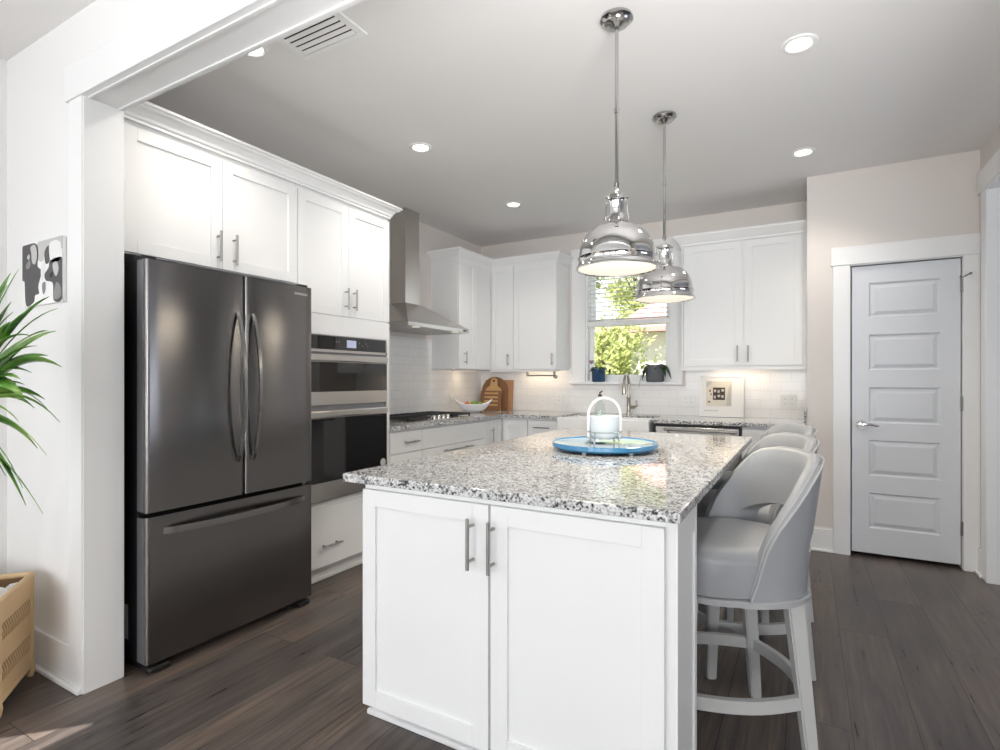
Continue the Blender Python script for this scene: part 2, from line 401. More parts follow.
# ------------------------------------------------------------------ the setting
XL = -2.56      # face of the left-hand doors
XW = -3.185     # kitchen left wall
YB = 4.566      # face of the back run of base doors
YW = 5.19       # back wall
YP = 4.582      # pantry wall
ZC = 2.733      # ceiling
MB().box(-3.4, 3.4, -4.7, 5.4, -.06, 0).build('floor', 'floor', origin=(0, 0, 0))
struct(bpy.data.objects['floor'], 'dark brown wood plank floor running through both rooms', 'floor')
struct(MB().box(-3.4, 3.4, -4.7, 5.4, ZC, ZC + .08).build('ceiling', 'ceil'), 'flat off-white ceiling over kitchen and dining room', 'ceiling')
struct(MB().box(-3.33, XW, 1.187, 5.33, 0, ZC).build('wall_left', 'wall'), 'kitchen wall behind fridge, ovens and hood', 'wall')
# back wall with the window hole
WX0, WX1, WZ0, WZ1 = -1.945, -1.10, 1.222, 2.43
w = MB(); w.box(XW, WX0, YW, YW + .14, 0, ZC); w.box(WX1, .1, YW, YW + .14, 0, ZC); w.box(WX0, WX1, YW, YW + .14, 0, WZ0); w.box(WX0, WX1, YW, YW + .14, WZ1, ZC)
struct(w.build('wall_back', 'wall'), 'beige back wall with the kitchen window', 'wall')
w = MB(); w.box(0, .1, YP + .11, YW, 0, ZC); w.box(0, .264, YP, YP + .11, 0, ZC); w.box(.891, 1.11, YP, YP + .11, 0, ZC); w.box(.264, .891, YP, YP + .11, 2.062, ZC); w.box(.98, 1.11, YP + .11, 5.2, 0, ZC); w.box(.1, .98, 5.2, 5.3, 0, ZC)
struct(w.build('wall_pantry', 'wall'), 'beige wall around the white pantry door', 'wall')
w = MB(); w.box(.975, 1.11, 4.37, YP, 0, ZC); w.box(.975, 1.11, 1.187, 1.7, 0, ZC); w.box(.975, 1.11, 1.7, 4.37, 2.42, ZC)
struct(w.build('wall_right', 'wall'), 'right-hand wall with the cased opening at the frame edge', 'wall')
w = MB(); w.box(-3.33, -2.505, 1.07, 1.186, 0, ZC); w.box(-2.505, .78, 1.07, 1.186, 2.385, ZC); w.box(.78, 3.3, 1.07, 1.186, 0, ZC)
struct(w.build('wall_divider', 'wall_lit'), 'pale wall with the wide cased opening into the kitchen', 'wall')
w = MB(); w.box(-3.35, -3.25, -4.6, -1.75, 0, ZC); w.box(-3.35, -3.25, -.08, 1.07, 0, ZC); w.box(-3.35, -3.25, -1.75, -.08, 0, .75); w.box(-3.35, -3.25, -1.75, -.08, 2.28, ZC)
struct(w.build('wall_dining_left', 'wall_lit'), 'pale left wall of the dining room at frame edge', 'wall')
w = MB()
for x0, x1 in ((-3.35, -2.55), (-1.25, -.65), (.65, 1.25), (2.55, 3.3)): w.box(x0, x1, -4.6, -4.5, 0, ZC)
for x in (-1.9, 0, 1.9): w.box(x - .65, x + .65, -4.6, -4.5, 0, .6); w.box(x - .65, x + .65, -4.6, -4.5, 2.3, ZC)
struct(w.build('wall_rear', 'wall_lit'), 'pale rear wall with three windows behind the camera', 'wall')
w = MB(); w.box(3.2, 3.3, -4.5, 1.07, 0, ZC); w.box(3.2, 3.3, 1.187, 5.3, 0, ZC); w.box(1.11, 3.2, 5.2, 5.3, 0, ZC)
struct(w.build('wall_far_right', 'wall_lit'), 'pale outer wall of the rooms to the right', 'wall')
# tile backsplash
struct(MB().box(XW, XW + .008, 2.945, YW, .914, 1.63).build('trim_1', 'tile_y'), 'white subway tile backsplash behind the cooktop', 'backsplash')
w = MB(); w.box(XW + .008, -2.09, YW - .008, YW, .914, 1.36); w.box(-2.09, -.97, YW - .008, YW, .914, 1.185); w.box(-.97, 0, YW - .008, YW, .914, 1.36)
struct(w.build('trim_2', 'tile_x'), 'white subway tile backsplash below the window', 'backsplash')

# baseboards and casings
def board(name, label, boxes, cat='trim', m='trim'):
    w = MB()
    for b in boxes: w.box(*b[:6], b=b[6] if len(b) > 6 else .002)
    return struct(w.build(name, m), label, cat)
board('baseboard_dining', 'white baseboard with shoe moulding on the dining wall', [(-3.25, -2.602, 1.053, 1.07, 0, .165, .003), (-3.25, -2.497, 1.036, 1.053, 0, .022, .006)], 'baseboard')
board('baseboard_pantry', 'white baseboard left of the pantry door', [(.0, .163, 4.566, YP, 0, .165, .003), (.0, .163, 4.552, 4.566, 0, .02, .006)], 'baseboard')
# cased opening to the kitchen: jamb, casings, header
board('trim_3', 'white cased opening frame between dining room and kitchen',
      [(-2.5045, -2.490, 1.056, 1.202, 0, 2.372), (-2.602, -2.4945, 1.050, 1.0695, 0, 2.372, .003), (-2.602, -2.4945, 1.1865, 1.206, 0, 2.372, .003),
       (-2.5045, .78, 1.0605, 1.199, 2.3722, 2.3848), (-2.625, .9, 1.045, 1.0695, 2.3725, 2.515, .003), (-2.602, .9, 1.1865, 1.206, 2.3725, 2.47, .003),
       (-2.489, .765, 1.068, 1.080, 2.366, 2.3720), (-2.489, .765, 1.178, 1.190, 2.366, 2.3720), (.765, .779, 1.056, 1.202, 0, 2.372), (.769, .88, 1.05, 1.0695, 0, 2.372), (.769, .88, 1.1865, 1.206, 0, 2.372)], 'casing')
board('trim_4', 'white casing and header around the pantry door',
      [(.163, .267, YP - .02, YP, 0, 2.058, .003), (.888, .973, YP - .02, YP, 0, 2.058, .003), (.150, .974, YP - .026, YP, 2.058, 2.19, .003),
       (.258, .27, YP - .004, YP + .11, 0, 2.062), (.886, .893, YP - .004, YP + .11, 0, 2.062), (.27, .886, YP, YP + .11, 2.052, 2.062)], 'casing')
board('trim_5', 'white casing and header of the opening on the right',
      [(.955, .975, 4.372, 4.478, 0, 2.425, .003), (.95, .975, 1.58, 4.535, 2.425, 2.56, .003), (.955, 1.13, 4.355, 4.372, 0, 2.425), (.955, 1.13, 1.70, 4.36, 2.41, 2.425),
       (.955, .975, 1.60, 1.70, 0, 2.425), (.955, 1.13, 1.70, 1.715, 0, 2.425)], 'casing')
board('baseboard_right', 'white shoe moulding at the corner by the pantry door', [(.958, .975, 4.478, 4.56, 0, .165, .003), (.940, .958, 4.44, 4.566, 0, .02, .006)], 'baseboard')

# pantry door: five raised panels
DX0, DX1, DZ0, DZ1 = .2775, .8795, .028, 2.0440
d = MB(FY(YP + .012))
px0, px1 = .379, .776
pz = [(1.682, 1.924), (1.312, 1.562), (.942, 1.192), (.572, .822), (.204, .452)]
zs = [DZ0] + [z for p in sorted(pz) for z in p] + [DZ1]
d.box(DX0, DX1, -.035, -.02, DZ0, DZ1)
d.box(DX0, px0, -.02, 0, DZ0, DZ1); d.box(px1, DX1, -.02, 0, DZ0, DZ1)
for i in range(0, len(zs), 2): d.box(px0, px1, -.02, 0, zs[i], zs[i + 1])
door = struct(d.build('door_1', 'door', origin=(.578, YP, 0)), 'white five-panel pantry door, closed', 'door')
for z0, z1 in pz:
    q = MB(FY(YP + .012))
    def ring(i, dd): return [(px0 + i, dd, z0 + i), (px1 - i, dd, z0 + i), (px1 - i, dd, z1 - i), (px0 + i, dd, z1 - i)]
    q.rings([ring(0, 0), ring(.009, -.012), ring(.016, -.012), ring(.040, -.002), ring(.044, -.002)], caps=False, smooth=False)
    q.poly(ring(.044, -.002)); q.build('panel', 'door', door)
h = MB(FY(YP + .012)); h.cyl((.334, 0, .926), (.334, .008, .926), .032, n=24); h.cyl((.334, .0, .926), (.334, .05, .926), .011, n=14)
h.tube([(.330, .05, .926), (.36, .052, .934), (.39, .05, .932), (.415, .047, .923), (.432, .045, .925)], [.010, .011, .010, .008, .005], 12)
h.build('handle', 'chrome', door)
for z in (1.87, 1.09, .27):
    q = MB(FY(YP)); q.cyl((.887, .012, z - .045), (.887, .012, z + .045), .006, n=10); q.box(.876, .887, -.002, .008, z - .045, z + .045)
    if z > 1.8: q.cyl((.887, .012, z + .045), (.915, .05, z + .06), .004, n=8); q.ball((.918, .053, z + .061), .009, 10, 6); q.cyl((.887, .012, z + .04), (.87, .02, z + .052), .005, n=8)
    q.build('hinge', 'hinge', door)

# kitchen window: casing, jamb, two sashes, panes, stool
win = struct(MB().box(WX0 - .155, WX1 + .115, YW - .055, YW + .02, 1.197, 1.222, .004).build('window_1', 'trim', origin=(-1.52, YW, 1.2)), 'white double-hung kitchen window above the sink', 'window')
w = MB(); w.box(WX0 - .14, WX0 + .004, YW - .02, YW, 1.222, 2.43, .003); w.box(WX1 - .004, WX1 + .105, YW - .02, YW, 1.222, 2.43, .003)
w.box(WX0 - .15, WX1 + .115, YW - .026, YW, 2.43, 2.565, .003); w.build('casing', 'trim', win)
w = MB(); w.box(WX0, WX0 + .022, YW, YW + .14, WZ0, WZ1); w.box(WX1 - .022, WX1, YW, YW + .14, WZ0, WZ1); w.box(WX0, WX1, YW, YW + .14, WZ1 - .022, WZ1); w.box(WX0, WX1, YW + .02, YW + .14, WZ0, WZ0 + .02)
w.build('jamb', 'trim', win)
def sash(x0, x1, y0, y1, z0, z1, s=.045, bt=.05, tp=.04):
    w = MB(); w.box(x0, x0 + s, y0, y1, z0, z1, .002); w.box(x1 - s, x1, y0, y1, z0, z1, .002); w.box(x0 + s, x1 - s, y0, y1, z0, z0 + bt, .002); w.box(x0 + s, x1 - s, y0, y1, z1 - tp, z1, .002)
    f = w.build('sash', 'trim', win); ym = (y0 + y1) / 2
    MB().box(x0 + s, x1 - s, ym - .002, ym + .002, z0 + bt, z1 - tp).build('pane', 'glass', f)
sash(WX0 + .022, WX1 - .022, YW + .055, YW + .09, WZ0 + .02, 1.815)
sash(WX0 + .022, WX1 - .022, YW + .095, YW + .13, 1.785, WZ1 - .022)
# windows of the dining room, behind the camera
k = 2
for x in (-1.9, 0, 1.9):
    w = MB()
    w.box(x - .65, x - .60, -4.58, -4.52, .6, 2.3); w.box(x + .60, x + .65, -4.58, -4.52, .6, 2.3); w.box(x - .6, x + .6, -4.58, -4.52, .6, .66); w.box(x - .6, x + .6, -4.58, -4.52, 2.24, 2.3); w.box(x - .6, x + .6, -4.57, -4.53, 1.42, 1.48); w.box(x - .02, x + .02, -4.57, -4.53, .66, 2.24)
    w.box(x - .76, x - .65, -4.5, -4.48, .5, 2.4); w.box(x + .65, x + .76, -4.5, -4.48, .5, 2.4); w.box(x - .78, x + .78, -4.5, -4.475, 2.3, 2.42); w.box(x - .78, x + .78, -4.5, -4.45, .57, .6)
    o = struct(w.build('window_%d' % k, 'trim'), 'white framed dining room window behind the camera', 'window'); k += 1
    MB().box(x - .6, x + .6, -4.552, -4.548, .66, 2.24).build('pane', 'glass', o)
w = MB(); w.box(-3.33, -3.29, -1.75, -1.70, .75, 2.28); w.box(-3.33, -3.29, -.13, -.08, .75, 2.28); w.box(-3.33, -3.29, -1.7, -.13, .75, .80); w.box(-3.33, -3.29, -1.7, -.13, 2.23, 2.28); w.box(-3.33, -3.29, -1.7, -.13, 1.46, 1.50)
o = struct(w.build('window_5', 'trim'), 'white framed window in the left dining wall', 'window')
MB().box(-3.312, -3.308, -1.7, -.13, .8, 2.23).build('pane', 'glass', o)

# ------------------------------------------------------------------ large kitchen objects
# refrigerator
fy0, fy1 = 1.246, 2.123
FR = thing('refrigerator', 'dark stainless french-door refrigerator with bottom freezer drawer', 'refrigerator', (-2.79, 1.685, 0))
b = MB(); b.box(-3.165, -2.482, fy0 + .006, fy1 - .004, .035, 1.745, .006); b.box(-2.62, -2.44, fy0 + .004, fy0 + .06, 1.745, 1.775, .004); b.box(-2.62, -2.44, fy1 - .06, fy1 - .004, 1.745, 1.775, .004)
b.build('body', 'black', FR)
def fdoor(name, y0, y1, z0, z1):
    n = 14; pts = []
    r = .016
    for i in range(7): a = pi / 2 * i / 6; pts.append((-2.421 - .0 + r * math.sin(a) , y0 + r - r * math.cos(a)))
    ym = (y0 + y1) / 2
    mid = []
    for i in range(1, 9):
        t = i / 9; mid.append((-2.405 + .004 * math.sin(pi * t), y0 + r + (y1 - y0 - 2 * r) * t))
    end = []
    for i in range(7): a = pi / 2 * (1 - i / 6); end.append((-2.421 + r * math.sin(a), y1 - r + r * math.cos(a)))
    P = [(-2.474, y0)] + pts + mid + end + [(-2.474, y1)]
    m = MB(); m.prism([(x, y, z0) for x, y in P], (0, 0, z1 - z0), smooth=True)
    o = m.build(name, 'fridge', FR)
    MB().box(-2.474, -2.424, y0 - .0015, y0 - .0003, z0 + .004, z1 - .004).build('edge_strip', 'fridge_edge', o)
    return o
ymid = 1.703
dl = fdoor('door', fy0, ymid - .004, .684, 1.755); dr = fdoor('door', ymid + .004, fy1, .684, 1.755); fz = fdoor('freezer_drawer', fy0, fy1, .045, .664)
for (dd, y) in ((dl, 1.662), (dr, 1.744)):
    m = MB(); N = 24
    path = [(-2.400 + .060 * math.sin(pi * i / N) ** .7, y, .852 + .718 * i / N) for i in range(N + 1)]
    m.sweep(path, [(-.008, -.006), (.008, -.006), (.008, .006), (-.008, .006)], (1, 0, 0), smooth=False)
    m.build('handle', 'fridge_handle', dd)
m = MB(); N = 30
m.sweep([(-2.402 + .055 * math.sin(pi * i / N) ** .6, 1.315 + .745 * i / N, .598) for i in range(N + 1)], [(-.006, -.014), (.006, -.014), (.006, .014), (-.006, .014)], (0, 0, 1), smooth=False)
m.build('handle', 'fridge_handle', fz)
def lettering(text, size, parent, loc, rot, m, name='lettering', align='CENTER', depth=.0004):
    c = bpy.data.curves.new(name, 'FONT'); c.body = text; c.size = size; c.extrude = depth; c.align_x = align; c.space_character = 1.1
    t = bpy.data.objects.new(name + '_tmp', c); COL.objects.link(t); bpy.context.view_layer.update()
    me = bpy.data.meshes.new_from_object(t.evaluated_get(bpy.context.evaluated_depsgraph_get())); bpy.data.objects.remove(t)
    me.materials.clear(); me.materials.append(M[m])
    me.transform(Matrix.Translation(Vector(loc)) @ rot.to_4x4()); me.transform(Matrix.Translation(-ORG[parent]))
    o = bpy.data.objects.new(name, me); COL.objects.link(o); o.parent = parent; ORG[o] = ORG[parent]; return o
ROTX = Matrix(((0, 0, 1), (1, 0, 0), (0, 1, 0)))       # text reading along +Y, facing +X
lettering('SAMSUNG', .0175, dr, (-2.4010, 2.040, 1.706), ROTX, 'white_plastic')
b = MB(); b.box(-2.60, -2.46, fy0 + .02, fy0 + .12, 0, .035, .005); b.box(-2.465, -2.40, fy0 + .01, fy0 + .10, .006, .03, .008); b.build('foot', 'black', FR)
b = MB(); b.box(-2.60, -2.46, fy1 - .12, fy1 - .02, 0, .035, .005); b.box(-2.465, -2.40, fy1 - .09, fy1 - .02, .006, .03, .008); b.build('foot', 'black', FR)
MB().box(-3.1, -2.95, fy0 + .1, fy1 - .1, 0, .036).build('roller', 'black', FR)
MB().box(-2.62, -2.56, fy0 + .0045, fy0 + .0056, .12, .27).build('rating_label', 'art_light', FR)

# island cabinet and top
IY = 1.417
IS = thing('island_cabinet', 'white two-door kitchen island base facing the camera', 'island', (-.85, 2.4, 0))
b = MB(); b.box(-1.36, -.72, IY + .0195, 3.40, .105, .884); b.box(-.7195, -.318, IY + .0195, IY + .0195 + .0008, .105, .884); b.box(-1.405, -.76, 1.5465, 3.34, 0, .1045); b.build('body', 'cab', IS)
T = FY(IY)
d1 = shaker(IS, T, -1.357, -.842, .110, .866); d2 = shaker(IS, T, -.837, -.317, .110, .866)
bar_handle(d1, T, -.897, .668, .824); bar_handle(d2, T, -.824, .666, .822)
b = MB(); b.box(-1.418, -.33, 1.533, 1.546, 0, .09, .004); b.box(-1.43, -.33, 1.515, 1.534, 0, .02, .006); b.build('toe_kick', 'cab', IS)
def post(y0, y1):
    b = MB(); b.box(-.7195, -.2965, y0 + .001, y1, .0005, .8835)
    b.box(-.2965, -.288, y0 - .001, y0 + .03, 0, .8835, .002); b.box(-.2965, -.288, y1 - .03, y1 + .001, 0, .8835, .002); b.box(-.2965, -.289, y0 + .03, y1 - .03, .80, .8835, .002); b.box(-.2965, -.289, y0 + .03, y1 - .03, 0, .12, .002)
    return b.build('end_panel', 'cab', IS)
post(1.437, 1.712)
b = MB(); b.box(-1.438, -.276, 1.402, 3.45, .884, .914, .004); IT = tag(b.build('island_countertop', 'granite'), 'speckled grey granite slab on the island', 'countertop')

# tall cabinets on the left
FC = thing('refrigerator_cabinet', 'white two-door cabinet above the dark refrigerator', 'cabinet', (-2.87, 1.7, 1.797))
MB().box(XW + .001, XL - .0195, 1.228, 2.150, 1.797, 2.40).build('body', 'cab', FC)
T = FX(XL)
a = shaker(FC, T, 1.230, 1.688, 1.800, 2.358); c = shaker(FC, T, 1.688, 2.149, 1.800, 2.358)
bar_handle(a, T, 1.660, 1.832, 1.984); bar_handle(c, T, 1.747, 1.828, 1.982)
OC = thing('oven_cabinet', 'tall white cabinet around the double wall oven', 'cabinet', (-2.87, 2.55, 0))
b = MB(); b.box(XW + .001, XL - .0195, 2.152, 2.172, 0, 2.40); b.box(XW + .001, XL - .0195, 2.925, 2.944, 0, 2.40); b.box(XW + .001, XL - .0195, 2.172, 2.925, 1.525, 2.40); b.box(XW + .001, XL - .0195, 2.172, 2.925, .105, .50)
b.box(XL - .0195, XL - .002, 2.152, 2.186, .48, 1.64); b.box(XL - .0195, XL - .002, 2.912, 2.944, .48, 1.64); b.box(XL - .0195, XL - .002, 2.186, 2.912, 1.522, 1.645); b.box(XW + .001, -3.165, 2.172, 2.925, .5, 1.525); b.box(XW + .001, XL - .0195, 2.172, 2.925, .498, .504)
b.build('body', 'cab', OC)
a = shaker(OC, T, 2.153, 2.553, 1.645, 2.358); c = shaker(OC, T, 2.553, 2.943, 1.645, 2.358)
bar_handle(a, T, 2.520, 1.690, 1.825); bar_handle(c, T, 2.592, 1.690, 1.825)
a = slab(OC, T, 2.155, 2.942, .105, .472); bar_handle(a, T, 2.312, .236, a1=2.468)
b = MB(); b.box(XL - .09, XL - .07, 2.152, 2.944, 0, .105); b.box(XL - .075, XL - .058, 2.152, 2.944, 0, .022, .006); b.build('toe_kick', 'cab', OC)
# wall oven
WO = thing('wall_oven', 'stainless microwave and oven combination built into tall cabinet', 'oven', (-2.87, 2.55, .51))
oy0, oy1 = 2.188, 2.910
MB().box(-3.15, XL - .003, oy0, oy1, .508, 1.520).build('body', 'grey_plastic', WO)
T2 = FX(XL)
cp = MB(T2).box(oy0, oy1 - .016, -.003, .006, 1.432, 1.514, .001).build('control_panel', 'black_gloss', WO)
MB(T2).box(2.53, 2.612, .006, .0068, 1.449, 1.497).build('display', 'screen', cp)
for y in (2.44, 2.46, 2.64, 2.665, 2.70, 2.715): MB(T2).box(y, y + .006, .006, .0066, 1.462 if int(y * 1000) % 2 else 1.478, 1.470 if int(y * 1000) % 2 else 1.486).build('touch_key', 'art_mid', cp)
b = MB(T2); b.box(oy0, oy1, -.003, .008, 1.414, 1.431, .001); b.box(oy1 - .016, oy1, -.003, .008, .512, 1.518, .001); b.build('trim_frame', 'steel', WO)
def oven_door(z0, z1, band, foot, badge):
    o = MB(T2).box(oy0, oy1 - .02, -.003, .022, z0, z1, .002).build('oven_door', 'steel', WO)
    MB(T2).box(oy0 + .004, oy1 - .024, .0222, .0240, z0 + foot, z1 - band, .0005).build('glass', 'black_gloss', o)
    hd = MB(T2); hd.box(oy0, oy1 - .024, .022, .040, z1 - band + .004, z1 - .001, .008); hd.build('handle', 'steel', o)
    if badge: q = MB(T2); q.cyl((oy1 - .062, .0222, z0 + foot + .055), (oy1 - .062, .026, z0 + foot + .055), .026, n=24); q.build('badge', 'art_light', o)
oven_door(1.090, 1.402, .049, .082, False)
oven_door(.512, 1.060, .048, .112, True)

# crown moulding above the tall cabinets, mitred at the far end
CP = [(0, 0), (.006, 0), (.006, .012), (.014, .018), (.018, .03), (.034, .05), (.052, .058), (.056, .066), (.066, .07), (.066, .082), (0, .082)]
def crown(path_fn, ends, z, h=1., s=1.): return [[path_fn(e, p * s, z + q * h) for p, q in CP] for e in ends]
m = MB()
xc = XL - .004
m.rings([[(xc + p, 1.226, 2.376 + q) for p, q in CP], [(xc + p, 2.946 + p, 2.376 + q) for p, q in CP], [(XW + .002, 2.946 + p, 2.376 + q) for p, q in CP]], smooth=False)
tag(m.build('crown_moulding', 'cab'), 'white crown moulding along the top of the fridge and oven cabinets', 'moulding')

# ------------------------------------------------------------------ base cabinets
def base(name, label, T, a0, a1, depth, ztop=.884):
    t = thing(name, label, 'cabinet', Vector(T(((a0 + a1) / 2, -.3, 0))))
    MB(T).box(a0, a1, -depth, -.0195, .105, ztop).build('body', 'cab', t)
    k = MB(T); k.box(a0, a1, -.09, -.072, 0, .105); k.box(a0, a1, -.072, -.058, 0, .02, .005); k.build('toe_kick', 'cab', t)
    return t
TL = FX(XL); TB = FY(YB)
t = base('base_cabinet', 'narrow white drawer base beside the oven cabinet', TL, 2.947, 3.314, .62)
a = slab(t, TL, 2.950, 3.313, .712, .866); bar_handle(a, TL, 3.085, .788, a1=3.245)
a = shaker(t, TL, 2.950, 3.313, .108, .708); bar_handle(a, TL, 3.27, .50, .655)
t = base('base_cabinet', 'wide white drawer base under the gas cooktop', TL, 3.316, 4.250, .62)
slab(t, TL, 3.316, 4.250, .712, .866)
a = shaker(t, TL, 3.316, 4.250, .412, .708, 'drawer'); bar_handle(a, TL, 3.56, .672, a1=4.0)
a = shaker(t, TL, 3.316, 4.250, .108, .408, 'drawer'); bar_handle(a, TL, 3.56, .37, a1=4.0)
t = base('corner_base_cabinet', 'white corner base with one narrow door beside the cooktop drawers', TL, 4.252, 4.585, .62)
a = shaker(t, TL, 4.254, 4.560, .108, .866, fr=.05); bar_handle(a, TL, 4.345, .62, .80)
t = base('corner_base_cabinet', 'white corner base with shaker door below the cutting boards', TB, -2.575, -2.286, .60)
a = shaker(t, TB, -2.553, -2.287, .108, .866)
t = base('base_cabinet', 'white drawer base left of the sink', TB, -2.284, -1.982, .60)
a = slab(t, TB, -2.283, -1.983, .712, .866); bar_handle(a, TB, -2.21, .800, a1=-2.05)
a = shaker(t, TB, -2.283, -1.983, .108, .708); bar_handle(a, TB, -2.03, .53, .67)
t = base('sink_base_cabinet', 'white two-door base under the farmhouse sink', TB, -1.980, -1.112, .60, .650)
a = shaker(t, TB, -1.978, -1.547, .108, .650); bar_handle(a, TB, -1.59, .47, .61)
a = shaker(t, TB, -1.545, -1.114, .108, .650); bar_handle(a, TB, -1.50, .47, .61)
t = base('base_cabinet', 'white base cabinet between dishwasher and pantry wall', TB, -.438, -.003, .60)
a = slab(t, TB, -.436, -.004, .712, .866); bar_handle(a, TB, -.30, .79, a1=-.14)
a = shaker(t, TB, -.436, -.004, .108, .708); bar_handle(a, TB, -.05, .5, .655)
DW = thing('dishwasher', 'stainless dishwasher with bar handle beside the sink', 'dishwasher', (-.775, 4.86, 0))
MB(TB).box(-1.108, -.442, -.58, -.025, .10, .876).build('body', 'grey_plastic', DW)
a = MB(TB).box(-1.093, -.457, -.025, .012, .108, .860, .004).build('door', 'steel', DW)
q = MB(TB); q.box(-1.106, -.444, -.025, .006, .864, .875, .002); q.box(-1.106, -1.094, -.025, .012, .80, .874); q.box(-.456, -.444, -.025, .012, .80, .874); q.build('control_strip', 'black', DW)
q = MB(TB); q.cyl((-1.02, .042, .838), (-.478, .042, .838), .010, n=14)
for x in (-.99, -.51): q.box(x - .008, x + .008, .0, .042, .812, .845)
q.build('handle', 'nickel', a)
MB(TB).box(-1.1, -.452, -.09, -.07, 0, .10).build('toe_kick', 'black', DW)

# perimeter granite top, cut out for the sink
P = [(XW + .001, 2.947), (-2.532, 2.947), (-2.532, 4.540), (-1.972, 4.540), (-1.972, 5.0), (-1.135, 5.0), (-1.135, 4.540), (-.001, 4.540), (-.001, YW - .009), (XW + .001, YW - .009)]
m = MB(); m.prism([(x, y, .884) for x, y in P], (0, 0, .030), b=.003)
CT = tag(m.build('perimeter_countertop', 'granite'), 'speckled granite worktop along the left and back walls', 'countertop')
MB().box(-.019, -.001, 4.556, YW - .010, .9145, 1.016, .003).build('side_splash', 'granite', CT)

# farmhouse sink
SK = thing('farmhouse_sink', 'white apron-front sink under the window', 'sink', (-1.553, 4.75, .655))
s0, s1, t0, t1 = -1.965, -1.142, 4.515, 4.995
b = MB(); b.box(s0, s1, t0, t0 + .03, .655, .905, .008); b.box(s0, s1, t1 - .03, t1, .655, .893, .004); b.box(s0, s0 + .03, t0 + .03, t1 - .03, .655, .900, .004); b.box(s1 - .03, s1, t0 + .03, t1 - .03, .655, .900, .004); b.box(s0 + .03, s1 - .03, t0 + .03, t1 - .03, .655, .685); b.build('basin', 'sink', SK)
q = MB(); q.lathe([(0, .6851), (.045, .6851), (.045, .688), (.03, .687), (0, .686)], (-1.553, 4.76, 0), 24); q.build('drain', 'steel', SK)
# faucet
FA = thing('faucet', 'brushed nickel gooseneck faucet behind the sink', 'faucet', (-1.47, 5.075, .914))
q = MB(); q.lathe([(0, .9146), (.028, .9146), (.028, .922), (.020, .93), (.017, .97), (.017, 1.06), (.019, 1.065), (.019, 1.085), (.013, 1.09), (0, 1.09)], (-1.47, 5.075, 0), 24); q.build('base', 'champagne', FA)
q = MB(); pth = [(-1.47, 5.075, 1.085), (-1.47, 5.075, 1.20)] + [(-1.47 + .006 * (1 - math.cos(a)), 5.075 - .095 * (1 - math.cos(a)), 1.20 + .095 * math.sin(a)) for a in [pi * i / 14 for i in range(1, 14)]] + [(-1.458, 4.885, 1.20)]
q.tube(pth, .0115, 14); q.build('spout', 'champagne', FA)
q = MB(); q.lathe([(0, 1.105), (.019, 1.105), (.020, 1.12), (.015, 1.19), (.0125, 1.205), (0, 1.205)], (-1.458, 4.885, 0), 20); q.build('spray_head', 'champagne', FA)
q = MB(); q.tube([(-1.455, 5.073, .985), (-1.41, 5.06, .985)], [.016, .014], 14); q.tube([(-1.415, 5.06, .985), (-1.385, 5.055, 1.0), (-1.39, 5.05, 1.05)], [.011, .010, .007], 12); q.build('lever', 'champagne', FA)

# ------------------------------------------------------------------ wall cabinets
XU = XW + .330; YU = YW - .334
def cornice(m, pts, z):
    """crown along a polyline of (x, y, outward miter x, outward miter y)"""
    CQ = [(0, 0), (.008, 0), (.008, .018), (.014, .024), (.052, .068), (.058, .072), (.058, .090), (0, .090)]
    m.rings([[(x + p * mx, y + p * my, z + q) for p, q in CQ] for x, y, mx, my in pts], smooth=False)
t = thing('wall_cabinet', 'white single-door wall cabinet beside the range hood', 'cabinet', ((XW + XU) / 2, 4.55, 1.345))
MB().box(XW + .001, XU - .0195, 4.262, YW - .009, 1.345, 2.405).build('body', 'cab', t)
TU = FX(XU)
a = shaker(t, TU, 4.264, 4.560, 1.348, 2.395, fr=.05); bar_handle(a, TU, 4.345, 1.395, 1.515)
slab(t, TU, 4.562, YU - .002, 1.348, 2.395, 'filler_panel')
t = thing('wall_cabinet', 'white two-door corner wall cabinet above the cutting boards', 'cabinet', (-2.49, 5.03, 1.345))
MB().box(XU - .018, -2.119, YU + .0195, YW - .001, 1.345, 2.405).build('body', 'cab', t)
TV = FY(YU)
a = shaker(t, TV, XU + .002, -2.594, 1.348, 2.395, fr=.045); bar_handle(a, TV, -2.645, 1.385, 1.505)
a = shaker(t, TV, -2.592, -2.121, 1.348, 2.395); bar_handle(a, TV, -2.158, 1.385, 1.505)
b = MB(); b.box(XU - .018, -2.14, YU + .01, YU + .03, 1.325, 1.345); b.build('light_rail', 'cab', t)
m = MB(); xa = XU - .006; ya = YU + .006
cornice(m, [(XW + .002, 4.258, 0, -1), (xa, 4.258, 1, -1), (xa, ya, 1, -1), (-2.117, ya, 1, -1), (-2.117, YW - .002, 1, 0)], 2.392)
tag(m.build('crown_moulding', 'cab'), 'white crown moulding over the corner wall cabinets', 'moulding')
t = thing('wall_cabinet', 'white two-door wall cabinet above the framed picture', 'cabinet', (-.48, 5.03, 1.345))
MB().box(-.945, -.002, YU + .0195, YW - .001, 1.345, 2.405).build('body', 'cab', t)
a = shaker(t, TV, -.928, -.462, 1.358, 2.390); bar_handle(a, TV, -.497, 1.392, 1.525)
a = shaker(t, TV, -.446, -.026, 1.358, 2.390); bar_handle(a, TV, -.418, 1.392, 1.525)
b = MB(); b.box(-.945, -.002, YU + .006, YU + .03, 1.325, 1.357); b.box(-.024, -.002, YU + .004, YU + .02, 1.345, 2.40); b.box(-.945, -.93, YU + .004, YU + .02, 1.345, 2.40); b.build('light_rail', 'cab', t)
m = MB(); cornice(m, [(-.947, YW - .002, -1, 0), (-.947, ya, -1, -1), (-.002, ya, 0, -1)], 2.392)
tag(m.build('crown_moulding', 'cab'), 'white crown moulding over the cabinet right of the window', 'moulding')
